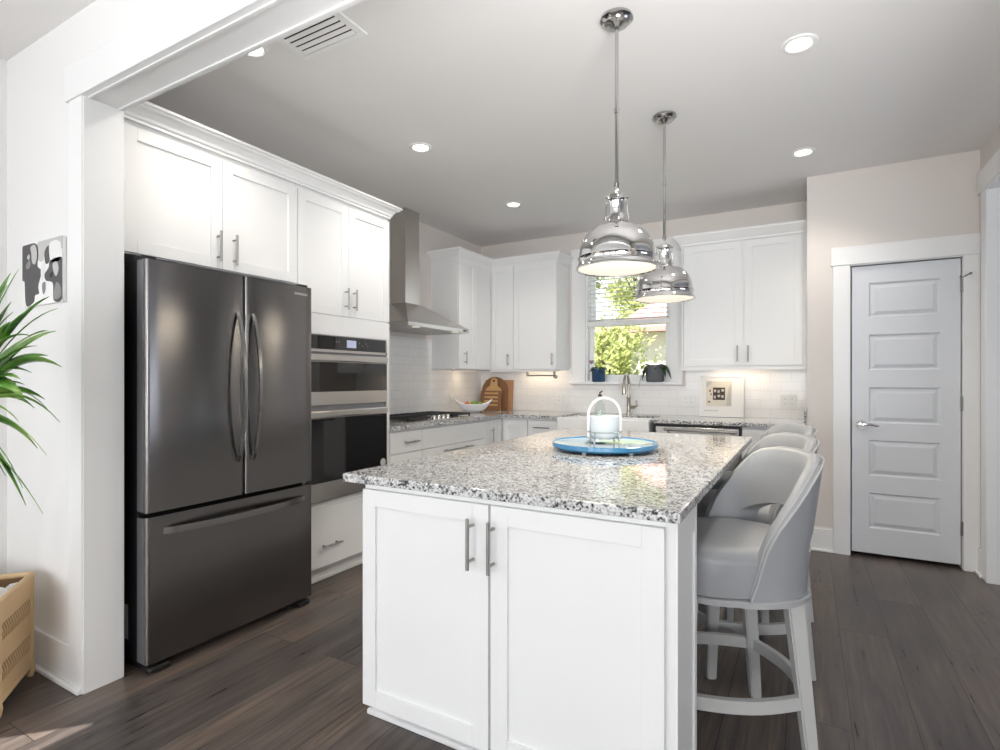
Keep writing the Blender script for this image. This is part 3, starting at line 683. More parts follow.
# under-cabinet light bars
def ubar(x, y, w, d, label):
    o = MB().box(x - w / 2, x + w / 2, y - d / 2, y + d / 2, 1.331, 1.345, .002).build('cabinet_light', 'white_plastic'); tag(o, label, 'light')
    MB().box(x - w / 2 + .01, x + w / 2 - .01, y - d / 2 + .008, y + d / 2 - .008, 1.3295, 1.3312).build('lens', 'led_warm', o)
ubar(-.56, 5.02, .40, .04, 'slim light bar under the cabinet right of the window')
ubar(-2.38, 5.06, .40, .04, 'slim light bar under the corner cabinet by the window')
ubar(-3.03, 4.62, .04, .40, 'slim light bar under the cabinet beside the hood')
light('cabinet_lamp', 'AREA', (-.50, 5.05, 1.326), .6, (1, .78, .52), .45, .05, aim=(0, .25, -1))
light('cabinet_lamp', 'AREA', (-2.40, 5.08, 1.326), .6, (1, .78, .52), .45, .05, aim=(0, .25, -1))
light('cabinet_lamp', 'AREA', (-3.03, 4.70, 1.326), .6, (1, .78, .52), .05, .40, aim=(-.25, 0, -1))

# ------------------------------------------------------------------ range hood
HD = thing('range_hood', 'stainless chimney range hood over the cooktop', 'hood', (-2.95, 3.74, 1.67))
hx0, hx1, hy0, hy1 = XW + .009, -2.69, 3.305, 4.18
cx1, cy0, cy1 = -3.01, 3.665, 3.865
def rect(x0, x1, y0, y1, z): return [(x0, y0, z), (x1, y0, z), (x1, y1, z), (x0, y1, z)]
m = MB(); m.rings([rect(hx0, hx1, hy0, hy1, 1.702), rect(hx0, cx1 + .01, cy0 - .01, cy1 + .01, 1.908)], smooth=False); m.build('canopy', 'steel', HD)
m = MB(); m.box(hx0, hx1, hy0, hy1, 1.668, 1.701, .002); m.build('lip', 'steel', HD)
m = MB(); m.box(hx0, cx1, cy0, cy1, 1.905, 2.30); m.box(hx0, cx1 - .004, cy0 + .004, cy1 - .004, 2.30, ZC - .002); m.build('chimney', 'steel', HD)
m = MB()
for i in range(3): m.box(hx0 + .06, hx1 - .06, hy0 + .05 + i * .27, hy0 + .30 + i * .27, 1.6665, 1.6685)
m.build('filter', 'nickel', HD)
for y in (3.46, 4.02): MB().lathe([(0, 1.6645), (.03, 1.6645), (.032, 1.668)], (-2.735, y, 0), 20).build('lamp', 'lamp_in', HD)
MB(FX(hx1)).box(4.08, 4.14, .0, .001, 1.678, 1.692).build('button_strip', 'black', HD)

# cooktop
CK = thing('gas_cooktop', 'stainless gas cooktop with black cast iron grates', 'cooktop', (-2.86, 3.68, .914))
ky0, ky1, kx0, kx1 = 3.22, 4.13, -3.10, -2.60
MB().box(kx0, kx1, ky0, ky1, .9142, .922, .003).build('tray', 'steel', CK)
for i in range(3):
    g0 = ky0 + .02 + i * .292; g1 = g0 + .285; m = MB(); x1 = kx1 - (.13 if i == 1 else .03)
    for x in (kx0 + .03, x1 - .012): m.box(x, x + .012, g0, g1, .936, .950, .002)
    for y in (g0, g1 - .012): m.box(kx0 + .03, x1, y, y + .012, .936, .950, .002)
    for j in range(1, 4): y = g0 + (g1 - g0) * j / 4; m.box(kx0 + .03, x1, y - .005, y + .005, .938, .952, .002)
    xm = (kx0 + x1) / 2; m.box(xm - .005, xm + .02, g0, g1, .938, .951, .002)
    for x in (kx0 + .032, x1 - .014):
        for y in (g0 + .002, g1 - .012): m.box(x, x + .01, y, y + .01, .922, .938)
    m.build('grate', 'iron', CK)
for x, y, r in ((-2.97, 3.37, .04), (-2.72, 3.37, .045), (-2.97, 3.675, .055), (-2.97, 3.98, .045), (-2.72, 3.98, .035)):
    MB().lathe([(0, .922), (r, .922), (r, .930), (r * .8, .934), (0, .934)], (x, y, 0), 24).build('burner', 'iron', CK)
for k in range(5):
    MB().lathe([(0, .922), (.019, .922), (.018, .945), (.015, .952), (0, .953)], (-2.665, 3.545 + .065 * k, 0), 18).build('knob', 'steel', CK)

# ------------------------------------------------------------------ counter objects
def leanboard(name, label, m_, outline, cx, y0, th, tilt, hole=None, extra=None):
    """board outline in (x, h) standing on the worktop, leaning back onto the wall"""
    c, s_ = math.cos(tilt), math.sin(tilt)
    T = lambda v: (cx + v[0], y0 + v[2] * s_ + v[1] * c, .9145 + v[2] * c - v[1] * s_ + th * s_)
    q = MB(T); q.prism([(x, 0, h) for x, h in outline], (0, th, 0), b=.002)
    o = tag(q.build(name, m_), label, 'cutting board')
    if extra: extra(o, T)
    return o
def circ(cx, cy, r, a0, a1, n=24): return [(cx + r * math.cos(a0 + (a1 - a0) * i / n), cy + r * math.sin(a0 + (a1 - a0) * i / n)) for i in range(n + 1)]
leanboard('cutting_board', 'tall rectangular reddish wooden board at the back of the group', 'board_mid', [(-.175, 0), (.175, 0), (.175, .325), (-.175, .325)], -2.935, YW - .052, .018, R(5))
leanboard('cutting_board', 'large round-topped dark wooden board behind the slatted board', 'board_dark', [(-.16, 0), (.16, 0)] + circ(0, .20, .16, 0, pi, 28), -2.972, YW - .085, .018, R(6))
def hole_part(o, T):
    q = MB(T); q.cyl((0, -.0015, .315), (0, .012, .315), .012, n=18); q.build('hole_shade', 'gap_shade', o)  # dark plug painted as the shade in the hole
leanboard('cutting_board', 'pale paddle board with a hole in its handle', 'board_light', [(-.10, 0), (.10, 0), (.10, .22), (.075, .245), (.045, .262), (.042, .285)] + circ(0, .310, .042, -.3, pi + .3, 16) + [(-.042, .285), (-.045, .262), (-.075, .245), (-.10, .22)], -2.972, YW - .112, .014, R(7), extra=hole_part)
def slats(o, T):
    for i in range(4):
        z = .045 + i * .042; q = MB(T); q.box(-.075, .095, -.006, .0, z, z + .018, .002); q.build('slat', 'board_light', o)
leanboard('cutting_board', 'short square wooden board with raised pale slats', 'board_dark', [(-.125, 0), (.125, 0), (.125, .21), (-.125, .21)], -2.985, YW - .145, .016, R(8), extra=slats)
# boat bowl with fruit
BC = Vector((-2.925, 4.63, .9145)); R3 = Vector((.8704, .4925, 0)); F3 = Vector((-.4925, .8704, 0))
BW = thing('fruit_bowl', 'white boat-shaped bowl on the worktop by the cutting boards', 'bowl', BC)
m = MB(); rr = []
for k in range(11):
    t_ = k / 10; z = .006 + .074 * t_; e = .35 + .65 * t_ ** .6; row = []
    for j in range(40):
        a = 2 * pi * j / 40; ca = math.cos(a); tip = abs(ca) ** 4 * .05 * t_
        row.append(tuple(BC + F3 * (.085 * e * math.sin(a)) + R3 * (.19 * e * ca) + Vector((0, 0, z + tip))))
    rr.append(row)
inner = [[(BC.x + (x - BC.x) * .95, BC.y + (y - BC.y) * .96, z + .006) for x, y, z in r] for r in rr[1:]][::-1]
m.rings(rr + inner); m.build('shell', 'ceramic', BW)
for (dx, dy, dz, r, mm, lab) in ((0, .0, .085, .034, 'lime', 'green fruit in the middle of the white boat bowl'), (.005, .062, .080, .030, 'lime', 'small green fruit at the right of the boat bowl'), (.0, -.065, .078, .031, 'tomato', 'red-orange fruit at the left of the boat bowl')):
    q = MB(); fc = BC + F3 * dx + R3 * dy + Vector((0, 0, dz)); q.ball(fc, r, 18, 12, (1, 1, .94)); o = tag(q.build('fruit', mm), lab, 'fruit', 'fruit in the boat bowl')
    q = MB(); q.cyl(fc + Vector((0, 0, r * .88)), fc + Vector((.002, 0, r * 1.15)), .0025, n=6); q.build('stem', 'stem', o)

# framed picture leaning on the backsplash
PT = thing('framed_picture', 'small white framed print leaning below the right wall cabinet', 'picture', (-.66, 5.13, .914))
tl = R(5); c_, s_ = math.cos(tl), math.sin(tl)
TP = lambda v: (-.66 + v[0], 5.125 + v[2] * s_ - v[1] * c_, .9145 + v[2] * c_ + v[1] * s_)
q = MB(TP)
for bx in ((-.185, -.165, 0, .37), (.165, .185, 0, .37), (-.165, .165, 0, .02), (-.165, .165, .35, .37)): q.box(bx[0], bx[1], 0, .02, bx[2], bx[3], .002)
q.box(-.168, .168, .0, .006, .018, .352); q.build('frame', 'trim', PT)
q = MB(TP); q.box(-.165, .165, .006, .009, .02, .35); q.build('mat_board', 'art_white', PT)
q = MB(TP); q.box(-.125, .085, .009, .0098, .095, .315); q.mi = 1; q.box(-.068, .032, .0099, .0106, .15, .26); q.mi = 2
for i in range(3):
    for j in range(2): k_ = (i * 2 + j) % 3; q.box(-.060 + i * .031, -.044 + i * .031 + .003 * k_, .0107, .0111, .163 + j * .05 + .006 * k_, .188 + j * .05 + .004 * k_)
q.mi = 3; q.box(-.11, -.09, .0099, .0105, .125, .14); q.box(-.10, -.085, .0099, .0105, .22, .24); q.box(-.088, -.078, .0099, .0105, .19, .21); q.mi = 4; q.prism([(-.125, .0099, .26), (-.085, .0099, .29), (-.075, .0099, .315), (-.125, .0099, .315)], (0, .0004, 0)); q.prism([(.04, .0099, .10), (.085, .0099, .10), (.085, .0099, .30), (.06, .0099, .25)], (0, .0004, 0))
q.build('print', ['art_beige', 'art_brown', 'art_light', 'art_rust', 'art_light'], PT)
q = MB(TP); q.tube([(-.14 + .006 * i, .0098, .055 + .006 * math.sin(i * 2.1) + .003 * math.sin(i * 5)) for i in range(20)], .0014, 5); q.build('signature', 'art_dark', PT)
# outlets
def outlet(T, a, z, wide, label):
    t = tag(MB(T).box(a - wide / 2, a + wide / 2, 0, .005, z - .058, z + .058, .002).build('outlet', 'white_plastic'), label, 'outlet')
    n = 2 if wide > .1 else 1
    for i in range(n):
        x = a + (i - (n - 1) / 2) * .046
        for dz in (-.02, .02):
            MB(T).box(x - .016, x + .016, .0055, .0068, z + dz - .013, z + dz + .013, .001).build('socket', 'white_plastic', t)
            s = MB(T); s.box(x - .007, x - .005, .0069, .0072, z + dz - .004, z + dz + .005); s.box(x + .005, x + .007, .0069, .0072, z + dz - .004, z + dz + .005); s.build('slot', 'art_dark', t)
TT = FY(YW - .0082)
outlet(TT, -.135, 1.06, .118, 'white double outlet right of the framed picture')
outlet(TT, -.945, 1.055, .118, 'white outlet plate between window and framed picture')
outlet(TT, -2.205, 1.05, .118, 'white outlet plate left of the window')
outlet(TT, -2.415, 1.045, .075, 'white outlet plate beside the cutting boards')
outlet(FX(XW + .0082), 4.60, 1.04, .075, 'white outlet plate on the tile between cooktop and corner')
# paper towel bar
PH = thing('paper_towel_holder', 'slim nickel towel bar under the corner wall cabinet', 'holder', (-2.33, 4.97, 1.345))
q = MB(); q.cyl((-2.49, 4.97, 1.285), (-2.185, 4.97, 1.285), .007, n=10); q.build('bar', 'nickel', PH)
for x in (-2.49, -2.19):
    q = MB(); q.box(x - .006, x + .006, 4.955, 4.985, 1.262 if x > -2.3 else 1.278, 1.3445, .002)
    if x > -2.3: q.ball((x + .014, 4.97, 1.272), .02, 12, 8)
    q.build('bracket', 'nickel', PH)

# window sill pots
BP = thing('potted_orchid', 'small plant in a blue glazed pot at the left of the sill', 'plant', (-1.80, 5.165, 1.2225))
c = (-1.80, 5.165, 0); q = MB(); q.lathe([(0, 1.2225), (.060, 1.2225), (.066, 1.235), (.068, 1.33), (.072, 1.338), (.072, 1.352), (.064, 1.352), (.062, 1.335), (0, 1.333)], c, 32); q.build('pot', 'blue_pot', BP)
MB().lathe([(0, 1.337), (.0615, 1.336)], c, 24).build('soil', 'soil', BP)
def blade(m, base, d, L, w, droop, rise=.6, n=8, fold=.15):
    """one strap leaf: base point, horizontal direction, length, width"""
    d = Vector((d[0], d[1], 0)).normalized(); side = Vector((-d.y, d.x, 0)); P = []
    for i in range(n + 1):
        t_ = i / n; p = Vector(base) + d * L * t_ * (1 - .12 * droop * t_) + Vector((0, 0, L * (rise * t_ - droop * t_ * t_)))
        ww = w * (math.sin(pi * min(1, .12 + .88 * t_)) ** .7) if t_ < 1 else .0008
        P.append([p - side * ww + Vector((0, 0, fold * ww)), p, p + side * ww + Vector((0, 0, fold * ww))])
    m.grid(P)
def solidify(o, t): md = o.modifiers.new('thickness', 'SOLIDIFY'); md.thickness = t; return o
q = MB()
for i in range(7): a = 2.2 + i * .9; blade(q, (c[0], c[1], 1.34), (math.cos(a), min(math.sin(a), .1) - .3), .085 + .02 * (i % 3), .024, 1.2, 1.0)
solidify(q.build('leaves', 'leaf_dark', BP, normals=False), .0015)
q = MB(); q.tube([(c[0], c[1], 1.34), (c[0] - .02, c[1] - .005, 1.39), (c[0] - .05, c[1] - .02, 1.42), (c[0] - .062, c[1] - .03, 1.415)], .003, 6); q.build('stem', 'stem', BP)
q = MB()
for dx, dz in ((-.062, .0), (-.05, .012), (-.072, .012)): q.ball((c[0] + dx, c[1] - .03, 1.412 + dz), .014, 10, 6, (1, .6, 1))
q.build('bloom', 'petal', BP)
GP = thing('potted_plant', 'drooping dark plant in a grey pot at the right of the sill', 'plant', (-1.245, 5.162, 1.2225))
c = (-1.245, 5.162, 0); q = MB(); q.lathe([(0, 1.2225), (.070, 1.2225), (.080, 1.235), (.088, 1.35), (.09, 1.372), (.082, 1.372), (.08, 1.355), (0, 1.352)], c, 32); q.build('pot', 'grey_pot', GP)
MB().lathe([(0, 1.358), (.0795, 1.356)], c, 24).build('soil', 'soil', GP)
q = MB()
for i, (dx, dy, L, w_, dr) in enumerate(((-1, -.25, .15, .026, 2.0), (1, -.25, .15, .024, 1.5), (-.6, -.5, .13, .026, 1.7), (.8, -.5, .12, .024, 1.5), (.1, -.4, .10, .022, 1.1), (-.95, .05, .13, .022, 1.1), (.4, .02, .10, .022, .9))):
    blade(q, (c[0] + .02 * dx, c[1], 1.362), (dx, dy), L * 1.15, w_ * 1.5, dr, .85)
solidify(q.build('leaves', 'leaf_dark', GP, normals=False), .002)
# blind over the upper sash
BL = thing('window_blind', 'white slatted blind raised halfway over the kitchen window', 'blind', (-1.52, YW + .03, 1.78))
bx0, bx1 = WX0 + .026, WX1 - .026
MB().box(bx0, bx1, YW + .004, YW + .054, 2.35, 2.405, .003).build('headrail', 'trim', BL)
MB().box(bx0 - .002, bx1 + .002, YW + .0, YW + .052, 1.776, 1.822, .004).build('bottom_rail', 'trim', BL)
q = MB()
z = 1.832
while z < 1.845: q.box(bx0, bx1, YW + .003, YW + .052, z, z + .0028); z += .0045
z = 1.88
while z < 2.345: q.box(bx0, bx1, YW + .003, YW + .051, z, z + .0028); z += .045
q.build('slats', 'white_plastic', BL)
q = MB()
for x in (bx0 + .06, bx1 - .06):
    for y in (YW + .004, YW + .05): q.cyl((x, y, 1.82), (x, y, 2.36), .0009, n=5)
q.build('ladder_cords', 'white_plastic', BL)

# ------------------------------------------------------------------ on the island: turntable, wire caddy, crock, bottle
TC = Vector((-.838, 2.488, .914))
TB_ = thing('turntable', 'round blue glass turntable on the granite island', 'tray', TC)
m = MB(); m.lathe([(0, .922), (.215, .922), (.240, .926), (.2475, .934), (.2475, .950), (.243, .952), (.236, .946), (.20, .942), (0, .941)], (TC.x, TC.y, 0), 72); m.build('plate', 'blue_glass', TB_)
m = MB(); m.lathe([(0, .9416), (.20, .9426), (.235, .9464)], (TC.x, TC.y, 0), 64); m.build('plate_top', 'blue_glass_top', TB_)
m = MB(); m.lathe([(0, .9145), (.15, .9145), (.152, .9215), (0, .9215)], (TC.x, TC.y, 0), 40); m.build('swivel_base', 'black', TB_)
for k in range(6):
    a = k * pi / 3 + .4; q = MB(); q.lathe([(0, .9145), (.009, .9145), (.01, .9215), (0, .9215)], (TC.x + .205 * math.cos(a), TC.y + .205 * math.sin(a), 0), 12); q.build('foot', 'ceramic', TB_)
R3 = Vector((.8704, .4925, 0)); F3 = Vector((-.4925, .8704, 0))
CD = thing('wire_caddy', 'white wire caddy with arched handle on the blue turntable', 'caddy', (TC.x, TC.y, .941))
def cl(a, b, z): return Vector((TC.x, TC.y, 0)) + R3 * a + F3 * b + Vector((0, 0, z))
q = MB(); N = 24
q.sweep([cl(-.076, 0, .962)] + [cl(-.076 * math.cos(pi * i / N), 0, 1.078 + .082 * math.sin(pi * i / N)) for i in range(N + 1)] + [cl(.076, 0, .962)], [(-.005, -.002), (.005, -.002), (.005, .002), (-.005, .002)], F3)
q.build('handle', 'wire_white', CD)
q = MB()
for z, r in ((.972, .082), (1.0, .080)): q.tube([cl(r * math.cos(2 * pi * i / 40), r * math.sin(2 * pi * i / 40), z) for i in range(40)], .0026, 8, loop=True)
q.build('ring', 'galv', CD)
q = MB()
for k in range(-3, 4): x = k * .022; y = math.sqrt(.08 ** 2 - x * x); q.cyl(cl(x, -y, .972), cl(x, y, .972), .0022, n=6)
q.build('wire_base', 'galv', CD)
for k in range(4):
    a = pi / 4 + k * pi / 2; x, y = .078 * math.cos(a), .078 * math.sin(a); q = MB(); q.tube([cl(x, y, 1.0), cl(x, y, .965), cl(x * 1.05, y * 1.05, .9485)], .004, 8); q.ball(cl(x * 1.05, y * 1.05, .9495), .006, 8, 6); q.build('leg', 'galv', CD)
q = MB(); q.lathe([(0, .9755), (.058, .9755), (.066, .985), (.068, 1.066), (.071, 1.070), (.071, 1.076), (.064, 1.076), (.061, .99), (0, .985)], cl(.0, -.002, 0), 40)
CR = tag(q.build('crock', 'ceramic'), 'white ceramic crock inside the wire caddy', 'crock')
bp_ = cl(-.016, .028, 0)
q = MB(); q.lathe([(0, .990), (.024, .990), (.026, .996), (.026, 1.10), (.022, 1.122), (.011, 1.140), (.0105, 1.165), (.0, 1.165)], bp_, 28)
BO = tag(q.build('glass_bottle', 'bottle_glass'), 'clear glass bottle with dark pourer standing in the white crock', 'bottle')
q = MB(); q.lathe([(0, 1.1655), (.009, 1.1655), (.009, 1.174), (.004, 1.176), (.0035, 1.186), (0, 1.187)], bp_, 16); q.tube([bp_ + Vector((0, 0, 1.183)), bp_ + R3 * .012 + Vector((0, 0, 1.192))], .0035, 8); q.build('pourer', 'bronze', BO)

# ------------------------------------------------------------------ pendants
def pendant(loc, label):
    x, y = loc; t = thing('pendant_light', label, 'light', (x, y, 1.70), 'pendant lights over the island')
    c = (x, y, 0)
    m = MB(); m.lathe([(0, 2.7325), (.064, 2.7325), (.066, 2.722), (.056, 2.716), (.050, 2.706), (.030, 2.702), (.018, 2.69), (0, 2.688)], c, 40); m.build('ceiling_canopy', 'rod', t)
    m = MB(); m.cyl((x, y, 2.05), (x, y, 2.69), .0075, n=14)
    for z in (2.045, 2.35): m.lathe([(0, z - .012), (.010, z - .01), (.0105, z + .01), (0, z + .012)], c, 16)
    m.build('rod', 'rod', t)
    m = MB(); m.tube([(x, y + .013 * math.sin(2 * pi * i / 20), 2.022 + .018 * math.cos(2 * pi * i / 20)) for i in range(20)], .003, 8, loop=True, up=(1, 0, 0)); m.tube([(x, y, 2.04), (x, y, 2.055)], .005, 8); m.build('loop', 'chrome', t)
    m = MB(); m.lathe([(0, 2.012), (.018, 2.010), (.026, 2.004), (.036, 2.0), (.038, 1.985), (.034, 1.982), (.030, 1.975), (.030, 1.925), (.040, 1.920), (.044, 1.905), (.046, 1.885), (.056, 1.88), (.058, 1.868), (0, 1.868)], c, 36)
    for k in range(4):
        a = k * pi / 2 + .5; m.cyl((x + .03 * math.cos(a), y + .03 * math.sin(a), 1.995), (x + .047 * math.cos(a), y + .047 * math.sin(a), 1.995), .006, n=8)
        m.tube([(x + .045 * math.cos(a), y + .045 * math.sin(a), 1.998), (x + .042 * math.cos(a), y + .042 * math.sin(a), 1.96), (x + .05 * math.cos(a), y + .05 * math.sin(a), 1.90)], .0035, 6)
    m.build('socket_housing', 'chrome', t)
    prof = [(.052, 1.876)] + [(.052 + .112 * math.sin(a) ** .92, 1.748 + .126 * math.cos(a)) for a in [pi / 2 * i / 16 for i in range(1, 17)]]
    prof += [(.170, 1.747), (.172, 1.744), (.170, 1.740), (.168, 1.737), (.168, 1.720), (.171, 1.714), (.178, 1.704), (.178, 1.698), (.174, 1.698), (.168, 1.706), (.162, 1.722), (.158, 1.748), (.148, 1.79), (.12, 1.84), (.05, 1.862)]
    prof = [(r_ * .935 if z_ < 1.86 else r_, z_) for r_, z_ in prof]
    m = MB(); m.lathe(prof, c, 64); m.build('shade', 'chrome', t)
    m = MB(); m.lathe([(.1565, 1.7015), (.13, 1.696), (.09, 1.692), (.0, 1.690)], c, 48); m.build('diffuser', 'lamp_in', t)
    l = light('pendant_lamp', 'AREA', (x, y, 1.684), 7, (1, .88, .70), .28, aim=(0, 0, -1)); l.data.shape = 'DISK'
pendant((-.680, 2.175), 'polished chrome dome pendant hanging nearer the camera')
pendant((-.700, 3.12), 'polished chrome dome pendant hanging farther back, before the window')

# recessed lights and vent
def can(x, y, label):
    t = thing('recessed_light', label, 'light', (x, y, ZC), 'recessed ceiling lights')
    MB().lathe([(.046, ZC - .002), (.055, ZC - .009), (.070, ZC - .006), (.074, ZC - .0005), (.046, ZC - .0004)], (x, y, 0), 36, close=True).build('trim_ring', 'white_plastic', t)
    MB().lathe([(0, ZC - .004), (.047, ZC - .0035), (.048, ZC - .0015), (0, ZC - .0012)], (x, y, 0), 28).build('lens', 'led', t)
    light('recessed_lamp', 'SPOT', (x, y, ZC - .03), 36, (1, .94, .85), spot_size=R(130), spot_blend=.9, shadow_soft_size=.05, aim=(0, 0, -1))
can(-.030, 2.74, 'recessed light nearest the camera on the right of the pendants')
can(-.022, 4.06, 'recessed light in front of the pantry wall')
can(-2.15, 2.77, 'recessed light in front of the oven cabinet')
can(-2.165, 4.06, 'recessed light in front of the range hood corner')
can(-2.165, 1.565, 'recessed light half hidden by the opening header')
CV = thing('ceiling_vent', 'white louvred air vent in the ceiling by the header', 'vent', (-1.83, 1.64, ZC))
m = MB(); m.box(-2.02, -1.64, 1.535, 1.56, ZC - .008, ZC, .002); m.box(-2.02, -1.64, 1.72, 1.745, ZC - .008, ZC, .002); m.box(-2.02, -1.985, 1.56, 1.72, ZC - .008, ZC, .002); m.box(-1.675, -1.64, 1.56, 1.72, ZC - .008, ZC, .002); m.build('frame', 'white_plastic', CV)
for i in range(5):
    y = 1.568 + i * .032; q = MB(); q.prism([(-1.985, y, ZC - .001), (-1.985, y + .013, ZC - .012), (-1.985, y + .015, ZC - .010), (-1.985, y + .003, ZC)], (.31, 0, 0)); q.build('louvre', 'white_plastic', CV)
MB().box(-1.985, -1.675, 1.56, 1.72, ZC - .0012, ZC - .0002).build('duct_shade', 'gap_shade', CV)  # thin dark sheet, painted shade behind the louvres

# ------------------------------------------------------------------ bar stools
def make_stool(label):
    t = thing('bar_stool', label, 'stool', (0, 0, 0), 'grey barrel-back stools at the island')
    sgn = lambda v, e: math.copysign(abs(v) ** e, v)
    def plan(phi, r, e=.86): return (r * sgn(math.cos(phi), e), r * sgn(math.sin(phi), e))
    # seat
    m = MB(); N = 48; rows = []
    for z, r in ((.552, .225), (.556, .233), (.60, .236), (.66, .238), (.685, .233), (.700, .215), (.708, .185), (.713, .12), (.715, .04)):
        rows.append([(*plan(2 * pi * k / N, r, .72), z) for k in range(N)])
    m.rings(rows); m.build('seat', 'leather', t)
    # back shell
    tops = [(0, .985), (22, .983), (38, .968), (46, .948), (54, .916), (61, .878), (69, .832), (78, .775), (84, .715), (87.5, .64), (89.5, .585), (91, .552)]
    def top(d):
        d = abs(d)
        for (a0, z0), (a1, z1) in zip(tops, tops[1:]):
            if a0 <= d <= a1: return z0 + (z1 - z0) * (d - a0) / (a1 - a0)
        return .552
    def low(d):
        d = abs(d)
        if d < 34: return .552 + (.78 - .552) * (1 if d < 22 else max(0, 1 - ((d - 22) / 12) ** 2))
        return .552
    def rad(z): return .252 + .046 * max(0, (z - .55) / .43) ** 1.2
    A = [-91 + 182 * i / 80 for i in range(81)]; th = .046; K = 9
    def shellrow(d):
        ph = R(d); z1 = top(d); z0 = .552; out = []; inn = []
        for k in range(K + 1):
            z = z0 + (z1 - z0) * k / K; r = rad(z)
            tk = th * (.75 + .25 * min(1, (z1 - z0) / .2))
            out.append((*plan(ph, r), z)); inn.append((*plan(ph, r - tk), z))
        zc = z1 + .012; r = rad(z1)
        mid = [(*plan(ph, r - th * .28), zc), (*plan(ph, r - th * .72), zc)]
        return out + mid + inn[::-1]
    m = MB(); m.rings([shellrow(d) for d in A]); bk = m.build('backrest', 'leather', t)
    # cut the low opening in the middle of the back
    cut = MB(); pts = [(-.19, .69), (.19, .69), (.19, .725)] + [(.19 * math.cos(pi * i / 14), .725 + .07 * math.sin(pi * i / 14)) for i in range(1, 14)] + [(-.19, .725)]
    cut.prism([(.06, y, z) for y, z in pts], (.25, 0, 0)); co = cut.build('cut_tmp', 'leather')
    co.location = (0, 0, 0)
    ORGc = ORG[co]; co.location = ORGc
    md = bk.modifiers.new('opening', 'BOOLEAN'); md.operation = 'DIFFERENCE'; md.object = co; md.solver = 'EXACT'
    bpy.context.view_layer.update()
    me = bpy.data.meshes.new_from_object(bk.evaluated_get(bpy.context.evaluated_depsgraph_get()))
    bk.modifiers.clear(); bk.data = me; bpy.data.objects.remove(co)
    for p in me.polygons: p.use_smooth = True
    try: me.set_sharp_from_angle(angle=R(48))
    except Exception: pass
    # welting along the outer top edge and around the base
    m = MB(); m.tube([(*plan(R(d), rad(top(d)) + .001), top(d) + .002) for d in A], .0036, 8); m.tube([(*plan(R(d), rad(top(d)) - .012), top(d) + .010) for d in A], .0022, 6); m.build('welt', 'welt', t)
    m = MB(); m.rings([[(*plan(2 * pi * k / 56, r_ if abs(((k / 56 * 360 + 180) % 360) - 180) < 92 else r_ - .012, .78), z) for k in range(56)] for z, r_ in ((.530, .250), (.532, .256), (.548, .258), (.552, .252))]); m.build('seat_frame', 'welt', t)
    L = {}
    for sx_ in (-1, 1):
        for sy in (-1, 1):
            xt, yt, xb, yb = sx_ * (.180 if sx_ < 0 else .158), sy * .178, sx_ * (.205 if sx_ < 0 else .205), sy * .205
            m = MB(); m.rings([[(xt + a * .027, yt + b_ * .024, .531) for a, b_ in ((-1, -1), (1, -1), (1, 1), (-1, 1))], [(xb + a * .019, yb + b_ * .017, 0) for a, b_ in ((-1, -1), (1, -1), (1, 1), (-1, 1))]], smooth=False)
            bmesh.ops.bevel(m.bm, geom=[e for e in m.bm.edges if abs(e.verts[0].co.z - e.verts[1].co.z) > .1], offset=.005, segments=2, affect='EDGES')
            m.build('leg', 'stoolwood', t)
    f = .215 / .531
    def lp(sx_, sy): u = .215 / .531; xt, yt, xb, yb = sx_ * (.180 if sx_ < 0 else .158), sy * .178, sx_ * (.205 if sx_ < 0 else .205), sy * .205; return (xb + (xt - xb) * u, yb + (yt - yb) * u)
    pr_ = [(-.010, -.021), (.010, -.021), (.010, .021), (-.010, .021)]
    for a, b_, bow in (((-1, -1), (1, -1), (0, -.035)), ((-1, 1), (1, 1), (0, .035)), ((1, -1), (1, 1), (.05, 0)), ((-1, -1), (-1, 1), (-.05, 0))):
        p, q_ = lp(*a), lp(*b_); m = MB()
        m.sweep([(p[0] + (q_[0] - p[0]) * i / 12 + bow[0] * math.sin(pi * i / 12), p[1] + (q_[1] - p[1]) * i / 12 + bow[1] * math.sin(pi * i / 12), .215) for i in range(13)], pr_, (0, 0, 1), smooth=True); m.build('footrest', 'stoolwood', t)
    return t
st = make_stool('grey leather barrel-back bar stool nearest the camera')
st.location = (-.262, 2.08, 0); st.rotation_euler = (0, 0, R(28))
dup(st, (-.266, 2.69, 0), R(28), 'grey leather barrel-back bar stool in the middle of the row')
dup(st, (-.268, 3.31, 0), R(28), 'grey leather barrel-back bar stool at the far end of the island')

# ------------------------------------------------------------------ dining side: canvas, basket, plant
CA = thing('dog_canvas', 'small black and white canvas print of two dogs on the pale wall', 'picture', (-2.852, 1.055, 1.568))
MB().box(-3.040, -2.664, 1.055, 1.0695, 1.568, 1.840, .003).build('canvas', 'canvas', CA)
q = MB(); X0, X1, Z0, Z1 = -3.040, -2.664, 1.568, 1.840
def P2(u, v, k): return (X0 + (X1 - X0) * u, 1.0545 - .0003 * k, Z0 + (Z1 - Z0) * v)
def blob(pts, k, mi):
    q.mi = mi
    if k:                                               # rounded outline through the points
        out = []; n_ = len(pts)
        for i in range(n_):
            p0, p1, p2, p3 = [pts[(i + j) % n_] for j in (-1, 0, 1, 2)]
            for t_ in (0, .25, .5, .75):
                out.append(tuple(min(1, max(0, .5 * (2 * p1[a] + (p2[a] - p0[a]) * t_ + (2 * p0[a] - 5 * p1[a] + 4 * p2[a] - p3[a]) * t_ ** 2 + (3 * p1[a] - p0[a] - 3 * p2[a] + p3[a]) * t_ ** 3))) for a in (0, 1)))
        pts = [p for i, p in enumerate(out) if p != out[i - 1]]
    q.poly([P2(u, v, k) for u, v in pts])
blob([(0, 0), (1, 0), (1, 1), (0, 1)], 0, 3)
